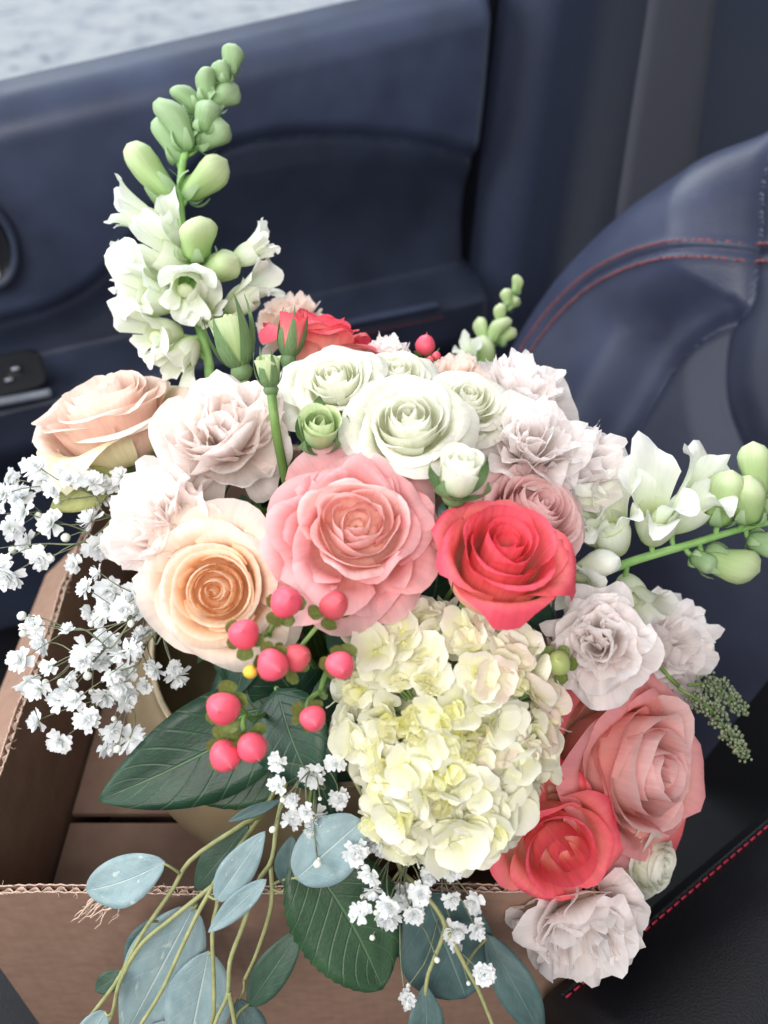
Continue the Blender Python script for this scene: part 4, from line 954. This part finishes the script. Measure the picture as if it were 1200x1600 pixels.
g_left = [(13, 747, 26), (50, 734, 34), (64, 751, 30), (79, 715, 24), (81, 734, 30), (84, 762, 26), (108, 749, 28), (143, 756, 38), (160, 776, 34), (7, 772, 28), (35, 779, 32), (39, 800, 32), (15, 825, 36), (81, 818, 40), (143, 815, 36), (44, 848, 34), (61, 872, 34), (150, 854, 36), (116, 881, 28), (12, 899, 40), (2, 880, 30), (189, 747, 32), (233, 744, 26), (58, 728, 26), (28, 770, 26), (130, 745, 28), (96, 735, 26), (-14, 800, 36), (-22, 860, 36), (170, 760, 28)]
b_left = [(89, 783, 12), (60, 806, 13), (103, 840, 16), (80, 873, 12), (20, 859, 14), (44, 862, 10)]
g_low = [(155, 894, 26), (135, 919, 26), (169, 924, 36), (142, 958, 28), (169, 951, 34), (192, 953, 32), (206, 930, 36), (218, 953, 34), (160, 970, 26), (52, 977, 30), (67, 1004, 34), (32, 1032, 38), (106, 985, 22), (76, 1043, 26), (135, 1010, 36), (169, 1000, 40), (201, 1014, 38), (159, 1029, 34), (127, 1032, 28), (172, 1054, 30), (108, 1053, 24), (199, 1048, 32), (243, 1044, 28), (40, 1065, 34), (61, 1075, 34), (110, 1078, 36), (94, 1095, 32), (116, 1095, 32), (164, 1086, 32), (189, 1068, 34), (196, 1092, 32), (226, 1071, 22), (61, 1125, 34), (135, 1125, 32), (93, 1157, 34), (175, 1140, 30), (203, 1152, 42), (165, 1168, 26), (223, 994, 28), (276, 1055, 34), (270, 1042, 22), (150, 1015, 30), (185, 1020, 30), (104, 1086, 28), (212, 1000, 26), (182, 1078, 26)]
b_low = [(34, 962, 15), (36, 990, 13), (137, 1056, 15), (71, 1067, 13), (96, 1066, 14), (205, 974, 12), (144, 1081, 12), (178, 1123, 10), (184, 1170, 13), (142, 975, 10)]
gyp_spray('upper cloud of tiny white flowers under the blush rose seen side on', at(215, 800, .05), g_left, b_left, 701, lambda x, y: .53)
gyp_spray('lower cloud of tiny white flowers inside the box, touching the big dark leaf', at(245, 960, .05), g_low, b_low, 702, lambda x, y: .515)
g_b1 = [(433, 1191, 28), (487, 1211, 32), (524, 1193, 28), (436, 1228, 28), (457, 1252, 22), (530, 1248, 26), (455, 1281, 26), (494, 1276, 36), (486, 1296, 22), (480, 1268, 24)]
b_b1 = [(426, 1296, 11), (500, 1248, 7), (496, 1350, 14), (442, 1250, 10), (497, 1343, 8)]
g_b2 = [(556, 1332, 32), (580, 1318, 26), (604, 1326, 28), (590, 1325, 22), (580, 1368, 30), (582, 1390, 28), (563, 1426, 32), (608, 1414, 30), (606, 1432, 36), (631, 1398, 30), (656, 1396, 30), (646, 1428, 26), (674, 1366, 28), (704, 1362, 26), (638, 1336, 24), (705, 1404, 24), (742, 1410, 32), (744, 1450, 28), (710, 1454, 32), (718, 1478, 26), (756, 1522, 28), (634, 1562, 26), (626, 1410, 24), (596, 1430, 24), (556, 1344, 22)]
b_b2 = [(567, 1401, 10), (582, 1465, 10), (683, 1500, 10), (728, 1364, 9), (638, 1540, 8), (732, 1536, 8), (588, 1426, 10)]
gyp_spray('thin sprig of tiny white flowers over the round silver leaf', at(500, 1180, .05), g_b1, b_b1, 703, lambda x, y: .462)
gyp_spray('sprig of tiny white flowers trailing below the hydrangea over the front box rim', at(640, 1260, .06), g_b2, b_b2, 704, lambda x, y: .46)

# ------------------------------------------------------------------ leaves and eucalyptus
def single_leaf(label, base, tip, width, mat, group='single leaves', **k):
    a, b = P(*base), P(*tip); foot = stem_foot(); root = thing('leaf_stem', foot, label, 'leaf', group)
    add_leaf(root, a, b, width*(base[2]+tip[2])/2/FPX, mat, **k)
    v, f = tube(stem_path(a, nrm(DOME-a)*-1, foot, .012)-foot, .0014, .0012, 6); add('stem', mk_mesh('stem', v, f, M['stem']), root, Matrix.Translation(Vector(foot)))
single_leaf('big smooth dark green leaf under the three clustered pink berries', (470, 1085, .545), (153, 1251, .525), 158, 'leafd', belly=.42, bend=.05, fold=.10, seed=1, nl=30, side=-.03)
single_leaf('wrinkled mid green leaf with fine teeth peeping from under the big dark leaf', (490, 1170, .545), (303, 1250, .535), 92, 'leafs', serr=.10, belly=.5, seed=2, bend=.06)
single_leaf('serrated dark green leaf hanging over the front box rim', (470, 1330, .475), (598, 1546, .472), 168, 'leafs', serr=.09, belly=.45, seed=3, bend=.05, nl=36, sharp=.8, side=-.04)
single_leaf('yellow green leaf among the tiny white flowers under the blush rose', (178, 738, .545), (78, 798, .54), 62, 'leafy', seed=4, bend=.1, belly=.4)
single_leaf('dark leaf behind the berries, next to the top of the hydrangea', (640, 930, .52), (530, 1010, .50), 60, 'leafd', seed=5)
single_leaf('narrow grey green leaf curling between the hydrangea and the carnation', (815, 950, .50), (862, 1070, .50), 34, 'eucg', seed=6, side=.16, bend=.15)
def eucalyptus(label, stems, leaves, seed):
    rng = np.random.default_rng(seed); foot = stem_foot(); root = thing('eucalyptus_branch', foot, label, 'eucalyptus', 'eucalyptus branches')
    for i, s in enumerate(stems):
        pts = [P(*q) for q in s]
        if i == 0: pts = [foot, VC+np.array([-.01, -.07, .145])]+pts
        v, f = tube(smooth_path(pts, 34), .0016 if i == 0 else .0014, .0010, 7); add('stem', mk_mesh('stem', v, f, M['stem_e']), root)
    allp = np.vstack([smooth_path([P(*q) for q in s], 60) for s in stems])
    for k, (ba, ti, w, mt, kw) in enumerate(leaves):
        a, b = P(*ba), P(*ti); add_leaf(root, a, b, w*(ba[2]+ti[2])/2/FPX, mt, seed=seed+k, **kw)
        j = np.argmin(np.linalg.norm(allp-a, axis=1)); q = allp[j]
        if np.linalg.norm(q-a) > .0015:
            vv, ff = tube(smooth_path([q, (q+a)/2+rng.normal(0, .0012, 3), a+(b-a)*.03], 7), .0009, .0007, 5); add('petiole', mk_mesh('petiole', vv, ff, M['stem_e']), root)
def z1(x, y, t): return (x/2.727, 1180+y/2.727, t)
E = .478
eucalyptus('silver blue eucalyptus branch trailing over the left part of the front box rim',
    [[z1(1150, 200, .52), z1(1040, 290, .50), z1(820, 440, .488), z1(730, 580, E), z1(600, 770, E), z1(500, 960, E), z1(360, 1145, E+.002), z1(250, 1300, E)],
     [z1(1140, 200, .52), z1(1110, 265, .51), z1(945, 490, .486), z1(890, 590, E-.006), z1(840, 680, E-.008), z1(760, 850, E-.01), z1(680, 1020, E-.01), z1(540, 1240, E-.01)],
     [z1(920, 545, .482), z1(740, 690, E-.004), z1(600, 810, E-.004), z1(510, 970, E-.003), z1(480, 1095, E), z1(440, 1180, E)],
     [z1(945, 490, .486), z1(925, 640, E-.004), z1(905, 760, E-.006), z1(912, 1080, E-.006), z1(880, 1190, E)]],
    [((258, 1347, E-.002), (134, 1392, E+.004), 76, 'euc', dict(belly=.52, bend=.06, side=-.04, sharp=.75)),
     ((337, 1408, E-.012), (414, 1299, E-.016), 54, 'euc', dict(belly=.42, bend=.04, fold=.05)),
     ((416, 1374, E-.018), (325, 1457, E-.012), 35, 'euc', dict(belly=.45, bend=.05)),
     ((303, 1416, E+.008), (192, 1625, E+.012), 116, 'euc', dict(belly=.42, bend=.03, fold=.05)),
     ((326, 1486, E+.004), (290, 1660, E+.004), 104, 'euc', dict(belly=.45, bend=.03, fold=.05)),
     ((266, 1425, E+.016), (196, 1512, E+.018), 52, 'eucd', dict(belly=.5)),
     ((388, 1288, .505), (304, 1392, .498), 58, 'eucg', dict(belly=.5)),
     ((196, 1518, E+.006), (148, 1548, E+.008), 32, 'eucg', dict(belly=.5)),
     ((165, 1580, E), (118, 1650, E), 44, 'euc', dict(belly=.4)),
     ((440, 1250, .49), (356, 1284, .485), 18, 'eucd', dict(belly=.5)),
     ((240, 1600, E+.005), (300, 1680, E+.005), 60, 'euc', dict())], 801)
eucalyptus('eucalyptus branch with round silver leaf, next to the serrated dark green leaf',
    [[z1(1195, 220, .505), z1(1160, 440, .485), z1(1100, 540, E-.006), z1(1030, 740, E-.01), z1(980, 880, E-.01), z1(970, 1020, E-.01), z1(925, 1120, E-.008), z1(880, 1260, E-.008)],
     [z1(1155, 470, .484), z1(1155, 640, E-.002), z1(1095, 840, E+.004), z1(1040, 960, E+.006)], [z1(975, 1010, E-.01), z1(1000, 1145, E-.008), z1(1010, 1260, E-.008)]],
    [((388, 1572, E+.002), (470, 1452, E-.004), 54, 'eucg', dict(belly=.5, sharp=.8)), ((462, 1374, .468), (566, 1282, .462), 96, 'euc', dict(belly=.5, bend=.04, sharp=.62, fold=.04)),
     ((448, 1388, .476), (456, 1306, .474), 46, 'eucd', dict(belly=.5)), ((372, 1560, E+.01), (400, 1650, E+.01), 60, 'eucd', dict(belly=.5))], 821)
def z2(x, y, t): return (380+x/2.5, 1180+y/2.5, t)
eucalyptus('dusky eucalyptus branch with broad dark teal leaf below the hydrangea, over the front box rim',
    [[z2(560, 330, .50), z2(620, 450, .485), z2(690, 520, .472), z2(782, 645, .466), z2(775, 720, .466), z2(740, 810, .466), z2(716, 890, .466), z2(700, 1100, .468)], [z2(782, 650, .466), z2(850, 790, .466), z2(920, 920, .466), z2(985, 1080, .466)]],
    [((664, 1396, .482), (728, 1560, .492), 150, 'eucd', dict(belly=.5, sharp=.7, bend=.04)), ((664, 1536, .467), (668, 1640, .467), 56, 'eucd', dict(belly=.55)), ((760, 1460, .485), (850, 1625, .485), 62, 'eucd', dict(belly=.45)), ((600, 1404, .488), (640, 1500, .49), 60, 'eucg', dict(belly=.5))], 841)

# seed spike on the far right
def seed_spike():
    rng = np.random.default_rng(9); foot = stem_foot(); root = thing('seed_spike', foot, 'grey green drooping seed spikes beside the white carnation, against the black seat', 'seed head')
    for a, b, n in (((1060, 1075, .56), (1166, 1186, .565), 260), ((1075, 1070, .57), (1162, 1112, .575), 190)):
        pa, pb = P(*a), P(*b); pth = smooth_path([pa, (pa+pb)/2+UP*.008, pb], 30); m = MB()
        for k in range(n):
            s = rng.uniform(.25, 1); q = pth[int(s*29)]; r = .0088*(1-.55*abs(s-.55)*1.6); d = nrm(rng.normal(0, 1, 3)); c = q+d*r*rng.uniform(.5, 1)
            vv, ff = lathe([(.0001, -1), (.8, -.5), (.8, .5), (.0001, 1)], 5); z = rng.uniform(.0010, .0017); m.add([c+np.array(x)*z for x in vv], ff)
        sp = add('spike_stem', mk_mesh('spike_stem', *tube(pth, .0012, .0008, 5), M['stem']), root); tag(add('seeds', m.mesh('seeds', M['seed']), sp), kind='stuff')
    v, f = tube(stem_path(P(1060, 1072, .562), nrm(P(1100, 1100, .56)-P(1060, 1072, .56)), foot), .0016, .0014, 6); add('stem', mk_mesh('stem', v, f, M['stem']), root)
seed_spike()

# dark filler greenery deep between the blooms
def filler():
    rng = np.random.default_rng(15)
    for k in range(9):
        foot = stem_foot(); root = thing('filler_greenery', foot, 'dark leafy filler stem tucked deep between the blooms', 'greenery', 'filler greenery')
        az = 2*math.pi*k/9; el = .35+.5*(k % 3)/2
        d = np.array([math.cos(az)*math.cos(el), math.sin(az)*math.cos(el), math.sin(el)]); d = nrm(d+nrm(CAM-DOME)*.35); top = DOME+d*.135
        pth = smooth_path([foot, (foot+top)/2+d*np.array([.02, .02, 0]), top], 20)
        add('stem', mk_mesh('stem', *tube(pth, .002, .0014, 6), M['stem']), root)
        for j in range(9):
            q = pth[8+j] if j < 8 else pth[19]; s = nrm(np.cross(d, rng.normal(0, 1, 3))); b = q+nrm(s+d*.35)*rng.uniform(.05, .075)
            add_leaf(root, q, b, rng.uniform(.04, .056), ('leafd', 'leafs', 'leafd')[j % 3], up=d+rng.normal(0, .25, 3), seed=j+k*10, nl=12, nw=5)
filler()
